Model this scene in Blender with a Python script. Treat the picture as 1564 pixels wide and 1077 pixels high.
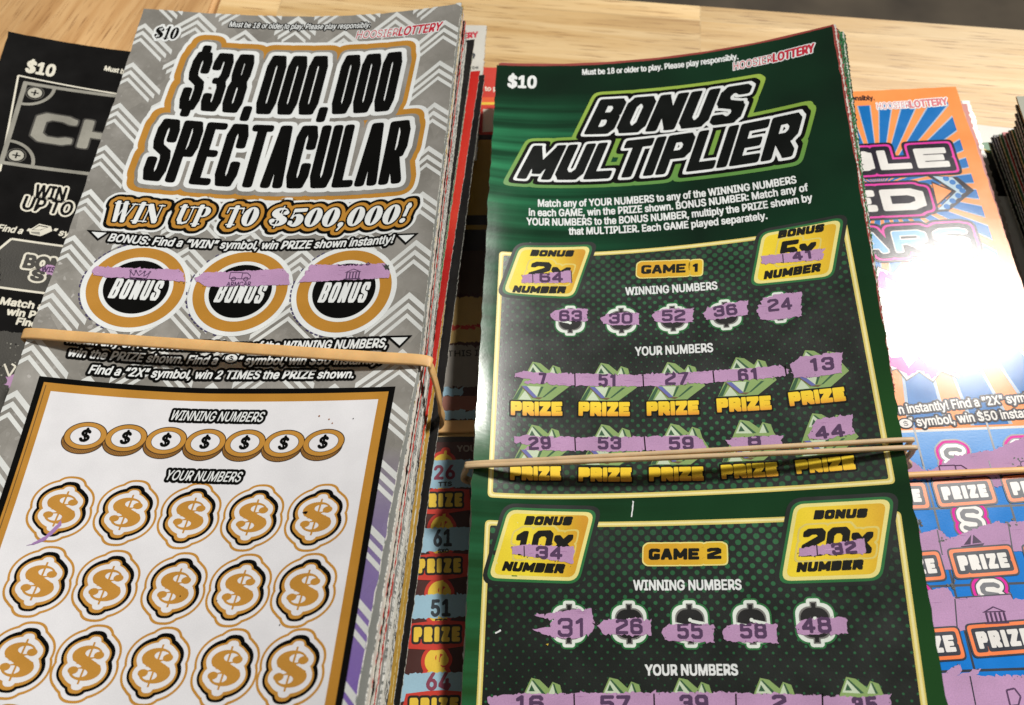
import bpy, bmesh, math, random
import numpy as np
from mathutils import Vector, Matrix
random.seed(7); rng = np.random.default_rng(7)
MM = 0.001
SC = bpy.context.scene
for o in list(bpy.data.objects): bpy.data.objects.remove(o)

# ------------------------------------------------------------------ camera
F, CX, CY = 1354.0, 782.0, 538.5
PITCH, ROLL, CAMH = 1.09525, -0.00275, 233.10173      # radians, radians, mm above the table
_f = np.array([0, math.cos(PITCH), -math.sin(PITCH)]); _r0 = np.array([1., 0, 0]); _u0 = np.cross(_r0, _f)
CR = math.cos(ROLL)*_r0 + math.sin(ROLL)*_u0; CU = -math.sin(ROLL)*_r0 + math.cos(ROLL)*_u0; CF = _f
cam = bpy.data.cameras.new('camera'); camo = bpy.data.objects.new('camera', cam); SC.collection.objects.link(camo)
cam.sensor_width = 36; cam.lens = 36*F/1564; cam.clip_start = 0.01; cam.clip_end = 30
m = Matrix(((CR[0], CU[0], -CF[0], 0), (CR[1], CU[1], -CF[1], 0), (CR[2], CU[2], -CF[2], CAMH*MM), (0, 0, 0, 1)))
camo.matrix_world = m
cam.dof.use_dof = True; cam.dof.focus_distance = 0.222; cam.dof.aperture_fstop = 20
SC.camera = camo

# ------------------------------------------------------------------ light
W_ = bpy.data.worlds.new('World'); SC.world = W_; W_.use_nodes = True
bg = W_.node_tree.nodes['Background']; bg.inputs[0].default_value = (1.0, 0.95, 0.88, 1); bg.inputs[1].default_value = 0.14
def area(name, loc, target, sx, sy, watts, col):
    l = bpy.data.lights.new(name, 'AREA'); l.shape = 'RECTANGLE'; l.size = sx; l.size_y = sy; l.energy = watts; l.color = col
    o = bpy.data.objects.new(name, l); SC.collection.objects.link(o); o.location = loc
    d = Vector(target) - Vector(loc); o.rotation_euler = d.to_track_quat('-Z', 'Y').to_euler()
    return o
area('ceiling_lamp', (1.08, 1.18, 2.0), (0.03, 0.12, 0), 0.33, 0.25, 75, (1.0, 0.965, 0.91))
SC.view_settings.view_transform = 'Standard'; SC.view_settings.look = 'None'; SC.view_settings.gamma = 1
SC.view_settings.use_curve_mapping = False; SC.view_settings.exposure = 0.0

# ------------------------------------------------------------------ materials
def lin(c):
    c = np.array(c, float)/255; return tuple(np.where(c <= .04045, c/12.92, ((c+.055)/1.055)**2.4))
MATS = {}
def nodes(name):
    mt = bpy.data.materials.new(name); mt.use_nodes = True
    nt = mt.node_tree; return mt, nt, nt.nodes['Principled BSDF']
def N(nt, t, **k):
    n = nt.nodes.new(t)
    for a, b in k.items():
        if a.startswith('i_'): n.inputs[a[2:]].default_value = b
        elif a.startswith('n_'): n.inputs[int(a[2:])].default_value = b
        else: setattr(n, a, b)
    return n
def uvmm(nt, sx=1, sy=1, rot=0):
    u = N(nt, 'ShaderNodeUVMap', uv_map='sheet_mm'); mp = N(nt, 'ShaderNodeMapping')
    mp.inputs['Scale'].default_value = (sx, sy, 1); mp.inputs['Rotation'].default_value = (0, 0, rot)
    nt.links.new(u.outputs[0], mp.inputs[0]); return mp.outputs[0]
def mix(nt, fac, a, b, blend='MIX'):
    n = N(nt, 'ShaderNodeMix', data_type='RGBA', blend_type=blend)
    for k, s in ((0, fac), (6, a), (7, b)):
        if hasattr(s, 'is_output'): nt.links.new(s, n.inputs[k])
        else: n.inputs[k].default_value = s if k == 0 else (*s[:3], 1)
    return n.outputs[2]
def ramp(nt, src, stops, interp='LINEAR'):
    r = N(nt, 'ShaderNodeValToRGB'); e = r.color_ramp.elements; r.color_ramp.interpolation = interp
    while len(e) < len(stops): e.new(0.5)
    for el, (p, c) in zip(e, stops): el.position = p; el.color = (*c[:3], 1) if hasattr(c, '__len__') else (c, c, c, 1)
    nt.links.new(src, r.inputs[0]); return r.outputs[0]
def math_(nt, op, a, b=None, c=None):
    n = N(nt, 'ShaderNodeMath', operation=op)
    for k, s in enumerate((a, b, c)):
        if s is None: continue
        if hasattr(s, 'is_output'): nt.links.new(s, n.inputs[k])
        else: n.inputs[k].default_value = s
    return n.outputs[0]
def finish(nt, p, col, rough, bump=.015, bscale=2.2, coat=0., var=.08, fine=.05, spec=.5, wear=0.):
    """printed paper: mottled ink, paper grain, gloss"""
    v = uvmm(nt)
    n1 = N(nt, 'ShaderNodeTexNoise', i_Scale=.11, i_Detail=5.); nt.links.new(v, n1.inputs['Vector'])
    n2 = N(nt, 'ShaderNodeTexNoise', i_Scale=3.1, i_Detail=2.); nt.links.new(v, n2.inputs['Vector'])
    a = ramp(nt, n1.outputs[0], [(.3, 1-var), (.7, 1+var*.6)]); b = ramp(nt, n2.outputs[0], [(.3, 1-fine), (.7, 1+fine)])
    c = mix(nt, 1., col, a, 'MULTIPLY'); c = mix(nt, 1., c, b, 'MULTIPLY')
    nt.links.new(c, p.inputs['Base Color'])
    rr = ramp(nt, n1.outputs[0], [(.25, rough*.85), (.75, min(1, rough*1.2))]); nt.links.new(rr, p.inputs['Roughness'])
    p.inputs['Specular IOR Level'].default_value = spec
    if coat: p.inputs['Coat Weight'].default_value = coat; p.inputs['Coat Roughness'].default_value = rough*.6
    nb = N(nt, 'ShaderNodeTexNoise', i_Scale=bscale, i_Detail=3.); nt.links.new(v, nb.inputs['Vector'])
    bp = N(nt, 'ShaderNodeBump', i_Strength=bump*5, i_Distance=.00006); nt.links.new(nb.outputs[0], bp.inputs['Height'])
    nt.links.new(bp.outputs[0], p.inputs['Normal'])
def ink(name, rgb, rough=.5, **k):
    if name in MATS: return MATS[name]
    mt, nt, p = nodes(name); finish(nt, p, lin(rgb), rough, **k); MATS[name] = mt; return mt
def grad(name, axis, stops, rough=.4, lo=0, hi=1, **k):
    """ink that changes along the sheet: axis 0 across, 1 down (mm, repeated stops)"""
    if name in MATS: return MATS[name]
    mt, nt, p = nodes(name); v = uvmm(nt); s = N(nt, 'ShaderNodeSeparateXYZ'); nt.links.new(v, s.inputs[0])
    mr = N(nt, 'ShaderNodeMapRange'); mr.inputs[1].default_value = lo; mr.inputs[2].default_value = hi
    nt.links.new(s.outputs[axis], mr.inputs[0])
    finish(nt, p, ramp(nt, mr.outputs[0], [(a, lin(c)) for a, c in stops]), rough, **k); MATS[name] = mt; return mt

def foil():
    mt, nt, p = nodes('silver_foil'); v = uvmm(nt)
    n1 = N(nt, 'ShaderNodeTexNoise', i_Scale=.06, i_Detail=4.); nt.links.new(v, n1.inputs['Vector'])
    vo = N(nt, 'ShaderNodeTexVoronoi', i_Scale=.16); nt.links.new(v, vo.inputs['Vector'])
    base = ramp(nt, n1.outputs[0], [(.28, lin((142, 139, 132))), (.5, lin((166, 163, 156))), (.72, lin((190, 187, 181)))])
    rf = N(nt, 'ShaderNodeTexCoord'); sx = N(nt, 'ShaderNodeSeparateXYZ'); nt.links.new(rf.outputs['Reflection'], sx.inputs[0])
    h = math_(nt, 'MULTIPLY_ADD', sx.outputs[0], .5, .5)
    col = mix(nt, ramp(nt, h, [(.06, 1), (.215, 0)]), base, lin((150, 118, 214)))  # lilac diffraction sheen, put into the base colour by reflection direction
    nt.links.new(col, p.inputs['Base Color'])
    p.inputs['Metallic'].default_value = .42
    nt.links.new(ramp(nt, vo.outputs['Color'], [(.2, .2), (.8, .45)]), p.inputs['Roughness'])
    # embossed facets, each tilted its own way
    vo2 = N(nt, 'ShaderNodeTexVoronoi', i_Scale=.33, i_Randomness=.8); nt.links.new(uvmm(nt, 1, 1.6, .5), vo2.inputs['Vector'])
    n3 = N(nt, 'ShaderNodeTexNoise', i_Scale=.35, i_Detail=3.); nt.links.new(v, n3.inputs['Vector'])
    s = math_(nt, 'MULTIPLY_ADD', vo2.outputs['Distance'], .5, n3.outputs[0])
    bp = N(nt, 'ShaderNodeBump', i_Strength=.3, i_Distance=.00022); nt.links.new(s, bp.inputs['Height']); nt.links.new(bp.outputs[0], p.inputs['Normal'])
    # flakes that glint one by one
    fl = N(nt, 'ShaderNodeTexVoronoi', i_Scale=1.15); nt.links.new(v, fl.inputs['Vector'])
    sb = N(nt, 'ShaderNodeVectorMath', operation='SUBTRACT'); nt.links.new(fl.outputs['Color'], sb.inputs[0]); sb.inputs[1].default_value = (.5, .5, .5)
    ma = N(nt, 'ShaderNodeVectorMath', operation='MULTIPLY_ADD'); nt.links.new(sb.outputs[0], ma.inputs[0]); ma.inputs[1].default_value = (.7, .7, .1); ge = N(nt, 'ShaderNodeNewGeometry'); nt.links.new(ge.outputs['Normal'], ma.inputs[2])
    no = N(nt, 'ShaderNodeVectorMath', operation='NORMALIZE'); nt.links.new(ma.outputs[0], no.inputs[0])
    nt.links.new(no.outputs[0], p.inputs['Coat Normal']); p.inputs['Coat Weight'].default_value = .5; p.inputs['Coat Roughness'].default_value = .3
    MATS['silver_foil'] = mt; return mt
def halftone():
    mt, nt, p = nodes('green_halftone'); v = uvmm(nt, 1/1.95, 1/1.95, math.radians(45))
    fr = N(nt, 'ShaderNodeVectorMath', operation='FRACTION'); nt.links.new(v, fr.inputs[0])
    sb = N(nt, 'ShaderNodeVectorMath', operation='SUBTRACT'); sb.inputs[1].default_value = (.5, .5, 0); nt.links.new(fr.outputs[0], sb.inputs[0])
    sp = N(nt, 'ShaderNodeSeparateXYZ'); nt.links.new(sb.outputs[0], sp.inputs[0])
    d = math_(nt, 'SQRT', math_(nt, 'ADD', math_(nt, 'MULTIPLY', sp.outputs[0], sp.outputs[0]), math_(nt, 'MULTIPLY', sp.outputs[1], sp.outputs[1])))
    w = uvmm(nt); n1 = N(nt, 'ShaderNodeTexNoise', i_Scale=.025, i_Detail=1.); nt.links.new(w, n1.inputs['Vector'])
    s2 = N(nt, 'ShaderNodeSeparateXYZ'); nt.links.new(w, s2.inputs[0])
    # dots grow towards the top and bottom of each game panel (panels repeat every 76 mm)
    ph = math_(nt, 'FRACT', math_(nt, 'DIVIDE', math_(nt, 'SUBTRACT', s2.outputs[1], 72.), 77.))
    bell = math_(nt, 'MULTIPLY', math_(nt, 'ABSOLUTE', math_(nt, 'SUBTRACT', ph, .48)), 2.)
    rad = math_(nt, 'ADD', math_(nt, 'MULTIPLY', bell, .30), .10)
    edge = math_(nt, 'SUBTRACT', rad, d)
    msk = ramp(nt, math_(nt, 'MULTIPLY_ADD', edge, 6., .5), [(.3, 0), (.7, 1)])
    dotc = ramp(nt, n1.outputs[0], [(.35, lin((14, 62, 32))), (.65, lin((32, 104, 60)))])
    col = mix(nt, msk, lin((8, 18, 12)), dotc)
    finish(nt, p, col, .31, bump=.05, bscale=2.4, spec=.9); MATS['green_halftone'] = mt; return mt
def greenbase():
    mt, nt, p = nodes('green_gloss_print'); v = uvmm(nt)
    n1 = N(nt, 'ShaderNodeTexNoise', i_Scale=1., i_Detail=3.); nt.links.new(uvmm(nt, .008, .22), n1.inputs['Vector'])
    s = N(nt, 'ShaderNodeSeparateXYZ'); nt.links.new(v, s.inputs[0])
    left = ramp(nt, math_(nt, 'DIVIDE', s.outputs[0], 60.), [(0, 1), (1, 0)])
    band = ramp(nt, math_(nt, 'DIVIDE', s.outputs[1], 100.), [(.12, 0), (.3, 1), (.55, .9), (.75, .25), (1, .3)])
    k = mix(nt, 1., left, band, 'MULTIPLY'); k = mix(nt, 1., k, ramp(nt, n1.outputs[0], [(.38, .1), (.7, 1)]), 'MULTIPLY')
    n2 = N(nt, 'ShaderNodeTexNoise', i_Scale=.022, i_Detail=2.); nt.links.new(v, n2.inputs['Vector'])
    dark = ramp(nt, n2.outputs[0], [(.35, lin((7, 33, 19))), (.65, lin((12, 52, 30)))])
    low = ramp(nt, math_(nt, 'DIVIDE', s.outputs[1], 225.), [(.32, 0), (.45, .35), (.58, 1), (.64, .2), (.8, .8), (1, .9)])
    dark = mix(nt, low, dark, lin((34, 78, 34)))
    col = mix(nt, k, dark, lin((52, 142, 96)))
    finish(nt, p, col, .15, bump=.02, bscale=1.0, spec=.5, var=.06); MATS['green_gloss_print'] = mt; return mt
def edgepaper(name, rgb, rgb2, sc=.9):
    """cut edges: paper white broken by the print that reaches the cut"""
    if name in MATS: return MATS[name]
    mt, nt, p = nodes(name); v = uvmm(nt, .3, sc)
    n = N(nt, 'ShaderNodeTexNoise', i_Scale=1., i_Detail=3.); nt.links.new(v, n.inputs['Vector'])
    col = ramp(nt, n.outputs[0], [(.47, lin(rgb)), (.62, lin(rgb2))])
    nt.links.new(col, p.inputs['Base Color']); p.inputs['Roughness'].default_value = .6; MATS[name] = mt; return mt

# ------------------------------------------------------------------ sheets
W = 101.6
def proj(P):
    Q = P - np.array([0, 0, CAMH]); z = Q@CF
    return np.stack([CX + F*(Q@CR)/z, CY - F*(Q@CU)/z], -1)
def ray(q, z):
    d = CR*(q[0]-CX)/F + CU*(CY-q[1])/F + CF; t = (z-CAMH)/d[2]; return np.array([0, 0, CAMH]) + t*d
class Sheet:
    def __init__(s, x0, y0, yaw, h, L, w=W):
        s.x0, s.y0, s.yaw, s.h, s.L, s.w = x0, y0, yaw, h, L, w
        s.c, s.s = math.cos(yaw), math.sin(yaw); s.taper = 0.
    def pos(s, u, v):
        u = np.asarray(u, float); v = np.asarray(v, float)
        if s.taper: u = u*(1-s.taper*np.clip((v-125)/78, 0, 1.3))
        uu = u - s.w/2
        return np.stack([s.x0 + s.c*uu + s.s*v, s.y0 + s.s*uu - s.c*v, s.h(u, v)], -1)
    def nrm(s, u, v):
        e = .5; a = s.pos(np.asarray(u)+e, v)-s.pos(np.asarray(u)-e, v); b = s.pos(u, np.asarray(v)-e)-s.pos(u, np.asarray(v)+e)
        n = np.cross(a, b); return n/np.linalg.norm(n, axis=-1, keepdims=True)
    def uv(s, x, y, dz=0):
        """where on the sheet a printed mark sits that is seen at this point of the photograph"""
        P = ray((x, y), 22+dz); dx, dy = P[0]-s.x0, P[1]-s.y0; q = np.array([s.c*dx+s.s*dy+s.w/2, s.s*dx-s.c*dy])
        off = np.array([0, 0, dz]); t = np.array([x, y], float)
        for _ in range(12):
            b = proj(s.pos(q[0], q[1])+off); J = np.stack([proj(s.pos(q[0]+.5, q[1])+off)-b, proj(s.pos(q[0], q[1]+.5)+off)-b], 1)/.5
            dq = np.linalg.solve(J, t-b); q = q+np.clip(dq, -40, 40)
            if abs(dq).max() < 1e-3: break
        return q
    def xy(s, x, y): q = s.uv(x, y); return np.array([q[0], -q[1]])
    def grid(s, us, vs):
        s.us, s.vs = us, vs; U, V = np.meshgrid(us, vs); s.P = s.pos(U, V); s.Nn = s.nrm(U, V)
    def on(s, u, v):
        """bilinear point and normal of the meshed sheet"""
        us, vs = s.us, s.vs; fu = np.clip((u-us[0])/(us[1]-us[0]), 0, len(us)-1.0001); fv = np.clip((v-vs[0])/(vs[1]-vs[0]), 0, len(vs)-1.0001)
        i = fu.astype(int); j = fv.astype(int); a = (fu-i)[:, None]; b = (fv-j)[:, None]
        def bl(A): return (A[j, i]*(1-a)+A[j, i+1]*a)*(1-b)+(A[j+1, i]*(1-a)+A[j+1, i+1]*a)*b
        P, n = bl(s.P), bl(s.Nn); return P, n/np.linalg.norm(n, axis=1, keepdims=True)
def sag(c):
    HT = [(0, 0), (1, 0), (2, 0), (3, 0), (0, 1), (0, 2), (1, 1), (2, 1), (1, 2)]
    def h(u, v):
        a = 2*u/W-1; t = v/150-.5
        o = sum(k*a**i*t**j for k, (i, j) in zip(c, HT))
        o = o - c[9]*np.exp(-(np.sqrt((v-122)**2+36)-6)/22)*np.maximum(0, a)**2
        return o - c[10]*np.exp(-(np.sqrt((v-117)**2+36)-6)/22)*np.maximum(0, -a)**2
    return h
silver = Sheet(-65.91724, 222.94244, -.06607, sag([29.34585, 3.39088, 6.01229, 1.17388, -.85089, 11.8703, 3.19855, 3.61082, 3.99437, 7.06963, -1.23058]), 226)
silver.taper = .0095     # cut a little out of square
_gs = sag([25.65416, 8.98699, 4.11076, .24672, -.10932, -2.22242, .33168, -2.93558, 1.88467, 0, 0])
green = Sheet(46.10691, 211.67961, -.03704, lambda u, v: _gs(u, v)+(3.7+.001*(v-84)**2)*np.exp(-np.maximum(u, -2)/14)*np.exp(-((v-96)/62)**4), 224)   # the left edge curls up
blue = Sheet(93.543, 206.852, .026, lambda u, v: 14.011+1.778*(u-W/2)/50-.781*(v-100)/100+0*u, 216)
black = Sheet(-112.5, 225.3, .0, lambda u, v: 5+19.8*np.exp(-u/62)-4.0*v/100+3.2*(v/100)**2*.5, 225)
gapt = Sheet(-30, 229.5, -.045, lambda u, v: 5.2+0*u+0*v, 222)

DEL = 0.022     # mm between printed layers
def base_origin(s): p = s.pos(s.w/2, s.L/2); return np.array([p[0], p[1], p[2]])
def link(name, me, parent=None, origin=(0, 0, 0)):
    o = bpy.data.objects.new(name, me); SC.collection.objects.link(o)
    if parent is not None: o.parent = parent
    else: o.location = Vector(origin)*MM
    return o
def tag(o, label, cat=None, group=None, kind=None):
    if label: o['label'] = label
    if cat: o['category'] = cat
    if group: o['group'] = group
    if kind: o['kind'] = kind
    return o
def slab(s, name, top, edge, origin, cell=2.5, th=.3, jit=.12, coarse=False, under=None):
    """one paper ticket as a thin closed sheet"""
    if coarse:
        us = np.concatenate([[0, .8], np.linspace(6, s.w-6, 7), [s.w-.8, s.w]]); nv = 260
    else:
        us = np.linspace(0, s.w, int(round(s.w/cell))+1); nv = int(round(s.L/cell))+1
    vs = np.linspace(0, s.L, nv)
    if not coarse: s.grid(us, vs)
    U, V = np.meshgrid(us, vs)
    P = s.pos(U, V); n = s.nrm(U, V)
    U2, V2 = U.copy(), V.copy()
    if jit:
        e = jit*rng.standard_normal((2, nv)); f = jit*rng.standard_normal((2, len(us)))
        for k, col in ((0, 0), (1, -1)):
            U2[:, col] += e[k]
        V2[0, :] += abs(f[0])
        P = s.pos(U2, V2)
    nu = len(us); T = P.reshape(-1, 3); B = (P-n*th).reshape(-1, 3); K = len(T)
    verts = np.concatenate([T, B]) - origin
    idx = np.arange(K).reshape(nv, nu); faces = []; mats = []
    a, b, c, d = idx[:-1, :-1], idx[:-1, 1:], idx[1:, 1:], idx[1:, :-1]
    for q in np.stack([a, d, c, b], -1).reshape(-1, 4): faces.append(q.tolist()); mats.append(0)
    for q in np.stack([a, b, c, d], -1).reshape(-1, 4): faces.append((q+K).tolist()); mats.append(2 if under else 1)
    rim = list(idx[0, :])+list(idx[1:, -1])+list(idx[-1, -2::-1])+list(idx[-2:0:-1, 0])
    R_ = len(rim); verts = np.concatenate([verts, verts[rim], verts[[k+K for k in rim]]])     # the cut edge keeps its own corners
    for i in range(R_): j = (i+1) % R_; faces.append([2*K+i, 2*K+j, 2*K+R_+j, 2*K+R_+i]); mats.append(1)
    me = bpy.data.meshes.new(name); me.from_pydata((verts*MM).tolist(), [], faces)
    me.materials.append(top); me.materials.append(edge)
    if under: me.materials.append(under)
    me.polygons.foreach_set('material_index', mats)
    me.polygons.foreach_set('use_smooth', [k != 1 for k in mats])
    uvl = me.uv_layers.new(name='sheet_mm'); uvv = np.stack([np.concatenate([U.ravel()]*2+[U.ravel()[rim]]*2), np.concatenate([V.ravel()]*2+[V.ravel()[rim]]*2)], -1)
    li = np.empty(len(me.loops), np.int32); me.loops.foreach_get('vertex_index', li); uvl.data.foreach_set('uv', uvv[li].ravel())
    me.update(); return me

# ------------------------------------------------------------------ flat shapes -> outlines
def fill(loops):
    """triangulate closed outlines (even-odd)"""
    from mathutils.geometry import delaunay_2d_cdt
    co, ed = [], []
    for l in loops:
        k = len(co); n = len(l); co += [Vector((x, y)) for x, y in l]; ed += [(k+i, k+(i+1) % n) for i in range(n)]
    r = delaunay_2d_cdt(co, ed, [], 0, 1e-5)
    v = np.array([q[:] for q in r[0]]); t = np.array(r[2]); c = v[t].mean(1); par = np.zeros(len(t), bool)
    for l in loops:
        x, y = l[:, 0], l[:, 1]; x2, y2 = np.roll(x, -1), np.roll(y, -1); dy = np.where(y2 == y, 1e-12, y2-y)
        m_ = (y[None] > c[:, 1:]) != (y2[None] > c[:, 1:]); par ^= ((m_ & (c[:, :1] < (x2-x)*(c[:, 1:]-y)/dy+x)).sum(1) % 2).astype(bool)
    return v, [tuple(q) for q in t[par].tolist()]
def inside(p, L):
    x, y = L[:, 0], L[:, 1]; x2, y2 = np.roll(x, -1), np.roll(y, -1); m_ = (y > p[1]) != (y2 > p[1])
    return bool((m_ & (p[0] < (x2-x)*(p[1]-y)/np.where(y2 == y, 1e-12, y2-y)+x)).sum() % 2)
def nest(loops):
    """each outline together with its own holes"""
    if len(loops) < 2: return [loops] if loops else []
    bb = [(l.min(0), l.max(0)) for l in loops]
    par = [[j for j in range(len(loops)) if j != i and (bb[j][0] <= bb[i][0]).all() and (bb[j][1] >= bb[i][1]).all() and inside(loops[i][0], loops[j])] for i in range(len(loops))]
    out = []
    for i, p in enumerate(par):
        if len(p) % 2 == 0: out.append([loops[i]]+[loops[j] for j, q in enumerate(par) if i in q and len(q) == len(p)+1])
    return out
class Art:
    def __init__(s, sheet): s.sh = sheet; s.items = []
    def add(s, loops, layer, mat):
        loops = [np.asarray(l, float) for l in loops if len(l) > 2]
        for grp in nest(loops): v, f = fill(grp); s.items.append((v, f, layer, mat))
    def tris(s, v, f, layer, mat): s.items.append((np.asarray(v, float), f, layer, mat))
    def px(s, pts, layer, mat, rag=0): s.add([ragged([s.sh.xy(*p) for p in pts], rag)], layer, mat)
    def build(s, name, parent, origin, label=None):
        sh = s.sh; bm = bmesh.new(); ml = []; 
        lay = bm.verts.layers.float.new('lay')
        us, vs = sh.us, sh.vs
        for v, f, layer, mat in s.items:
            if mat not in ml: ml.append(mat)
            mi = ml.index(mat); b2 = bm; start = len(bm.verts)
            vv = [bm.verts.new((p[0], p[1], layer*.01)) for p in v]
            for fc in f:
                try: nf = bm.faces.new([vv[i] for i in fc]); nf.material_index = mi
                except ValueError: pass
        if not bm.verts: bm.free(); return None
        A = np.array([q.co[:] for q in bm.verts]); lo, hi = A.min(0), A.max(0)
        for g in us:
            if lo[0] < g < hi[0]: bmesh.ops.bisect_plane(bm, geom=bm.verts[:]+bm.edges[:]+bm.faces[:], dist=1e-5, plane_co=(g, 0, 0), plane_no=(1, 0, 0), clear_outer=bool(g == us[-1]), clear_inner=bool(g == us[0]))
        for g in vs:
            if lo[1] < -g < hi[1]: bmesh.ops.bisect_plane(bm, geom=bm.verts[:]+bm.edges[:]+bm.faces[:], dist=1e-5, plane_co=(0, -g, 0), plane_no=(0, 1, 0), clear_outer=bool(g == vs[0]), clear_inner=bool(g == vs[-1]))
        for fc in bm.faces:
            if fc.normal.z < 0: fc.normal_flip()
        me = bpy.data.meshes.new(name); bm.to_mesh(me); bm.free()
        K = len(me.vertices); A = np.empty(K*3); me.vertices.foreach_get('co', A); A = A.reshape(-1, 3)
        P, n = sh.on(A[:, 0], -A[:, 1]); Q = (P + n*(A[:, 2:3]*100*DEL) - origin)*MM
        me.vertices.foreach_set('co', Q.ravel())
        uvl = me.uv_layers.new(name='sheet_mm'); li = np.empty(len(me.loops), np.int32); me.loops.foreach_get('vertex_index', li)
        uvl.data.foreach_set('uv', np.stack([A[li, 0], -A[li, 1]], -1).ravel())
        me.polygons.foreach_set('use_smooth', [True]*len(me.polygons))
        for mm in ml: me.materials.append(mm)
        if 'lay' in me.attributes: me.attributes.remove(me.attributes['lay'])
        me.update(); me.normals_split_custom_set_from_vertices(n.tolist())
        o = link(name, me, parent)
        if label: o['label'] = label
        return o
def ragged(pts, amp, step=.45):
    pts = np.asarray(pts, float)
    if not amp: return pts
    out = []
    for a, b in zip(pts, np.roll(pts, -1, 0)):
        k = max(1, int(np.hypot(*(b-a))/step))
        for i in range(k): out.append(a+(b-a)*i/k + amp*rng.standard_normal(2)*(1 if rng.random() > .12 else 2.2))
    return np.array(out)
def circ(c, rx, ry=None, n=48, rot=0, a0=0, a1=2*math.pi):
    ry = ry or rx; t = np.linspace(a0, a1, n, endpoint=abs(a1-a0) < 6.28); x, y = rx*np.cos(t), ry*np.sin(t)
    return np.c_[c[0]+x*math.cos(rot)-y*math.sin(rot), c[1]+x*math.sin(rot)+y*math.cos(rot)]
def rrect(x0, y0, x1, y1, r, n=6):
    out = []
    for cx, cy, a in ((x1-r, y1-r, 0), (x0+r, y1-r, 90), (x0+r, y0+r, 180), (x1-r, y0+r, 270)):
        for k in range(n+1): t = math.radians(a+90*k/n); out.append((cx+r*math.cos(t), cy+r*math.sin(t)))
    return np.array(out)
def roundpoly(pts, r, n=5):
    pts = np.asarray(pts, float); out = []
    for i in range(len(pts)):
        p, a, b = pts[i], pts[i-1], pts[(i+1) % len(pts)]; da = (a-p)/np.hypot(*(a-p)); db = (b-p)/np.hypot(*(b-p))
        s, e = p+da*r, p+db*r
        for k in range(n+1): t = k/n; out.append((1-t)**2*s+2*t*(1-t)*p+t*t*e)
    return np.array(out)
def inset(pts, d):
    """shrink (d>0) or grow a convex outline"""
    pts = np.asarray(pts, float); c = pts.mean(0); out = []
    area = .5*np.sum(pts[:, 0]*np.roll(pts[:, 1], -1)-np.roll(pts[:, 0], -1)*pts[:, 1]); sg = 1 if area > 0 else -1
    for i in range(len(pts)):
        p, a, b = pts[i], pts[i-1], pts[(i+1) % len(pts)]; e1 = (p-a)/np.hypot(*(p-a)); e2 = (b-p)/np.hypot(*(b-p))
        n1 = sg*np.array([-e1[1], e1[0]]); n2 = sg*np.array([-e2[1], e2[0]]); k = n1+n2; k = k/max(.2, (1+n1@n2)); out.append(p+k*d)
    return np.array(out)
def line(a, b, w):
    a, b = np.asarray(a, float), np.asarray(b, float); e = (b-a)/np.hypot(*(b-a)); n = np.array([-e[1], e[0]])*w/2
    return np.array([a-n, b-n, b+n, a+n])

# raster field -> outlines
def contours(Fd, x0, y0, res, tol=.012):
    Fd = np.pad(Fd, 1, constant_values=-abs(res)); x0 -= res; y0 -= res
    B = Fd > 0; c = B[:-1, :-1]*1+B[:-1, 1:]*2+B[1:, 1:]*4+B[1:, :-1]*8
    seg = {}
    tab = {1: [(3, 0)], 2: [(0, 1)], 3: [(3, 1)], 4: [(1, 2)], 5: [(3, 2), (1, 0)], 6: [(0, 2)], 7: [(3, 2)], 8: [(2, 3)], 9: [(2, 0)], 10: [(0, 3), (2, 1)], 11: [(2, 1)], 12: [(1, 3)], 13: [(1, 0)], 14: [(0, 3)]}
    jj, ii = np.nonzero((c > 0) & (c < 15))
    def key(j, i, e): return (j, i, 0) if e == 0 else (j, i+1, 1) if e == 1 else (j+1, i, 0) if e == 2 else (j, i, 1)
    for j, i in zip(jj.tolist(), ii.tolist()):
        for a, b in tab[int(c[j, i])]: seg[key(j, i, a)] = key(j, i, b)
    def pt(k):
        j, i, d = k; a = Fd[j, i]; b = Fd[j, i+1] if d == 0 else Fd[j+1, i]; t = a/(a-b) if a != b else .5
        return (x0+(i+(t if d == 0 else 0))*res, y0+(j+(t if d else 0))*res)
    loops = []
    while seg:
        s0, nx = seg.popitem(); L = [s0]
        while nx != s0 and nx in seg: L.append(nx); nx = seg.pop(nx)
        if len(L) > 6: loops.append(simp(np.array([pt(k) for k in L]), tol))
    return loops
def simp(P, tol):
    n = len(P)
    if n < 8: return P
    keep = np.zeros(n, bool); k0 = int(np.argmax(((P-P[0])**2).sum(1))); keep[0] = keep[k0] = True
    st = [(0, k0), (k0, n)]; Q = np.r_[P, P[:1]]
    while st:
        a, b = st.pop()
        if b-a < 2: continue
        d = Q[b]-Q[a]; L = math.hypot(*d); w = Q[a+1:b]-Q[a]
        ds = abs(w[:, 0]*d[1]-w[:, 1]*d[0])/L if L > 1e-9 else np.hypot(w[:, 0], w[:, 1])
        i = int(ds.argmax())
        if ds[i] > tol: i += a+1; keep[i % n] = True; st += [(a, i), (i, b)]
    return P[keep]
def blur(M, k=1):
    M = M.astype(float)
    for _ in range(k):
        P = np.pad(M, 1, mode='edge'); M = (P[1:-1, :-2]+2*P[1:-1, 1:-1]+P[1:-1, 2:])/4
        P = np.pad(M, 1, mode='edge'); M = (P[:-2, 1:-1]+2*P[1:-1, 1:-1]+P[2:, 1:-1])/4
    return M
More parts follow.
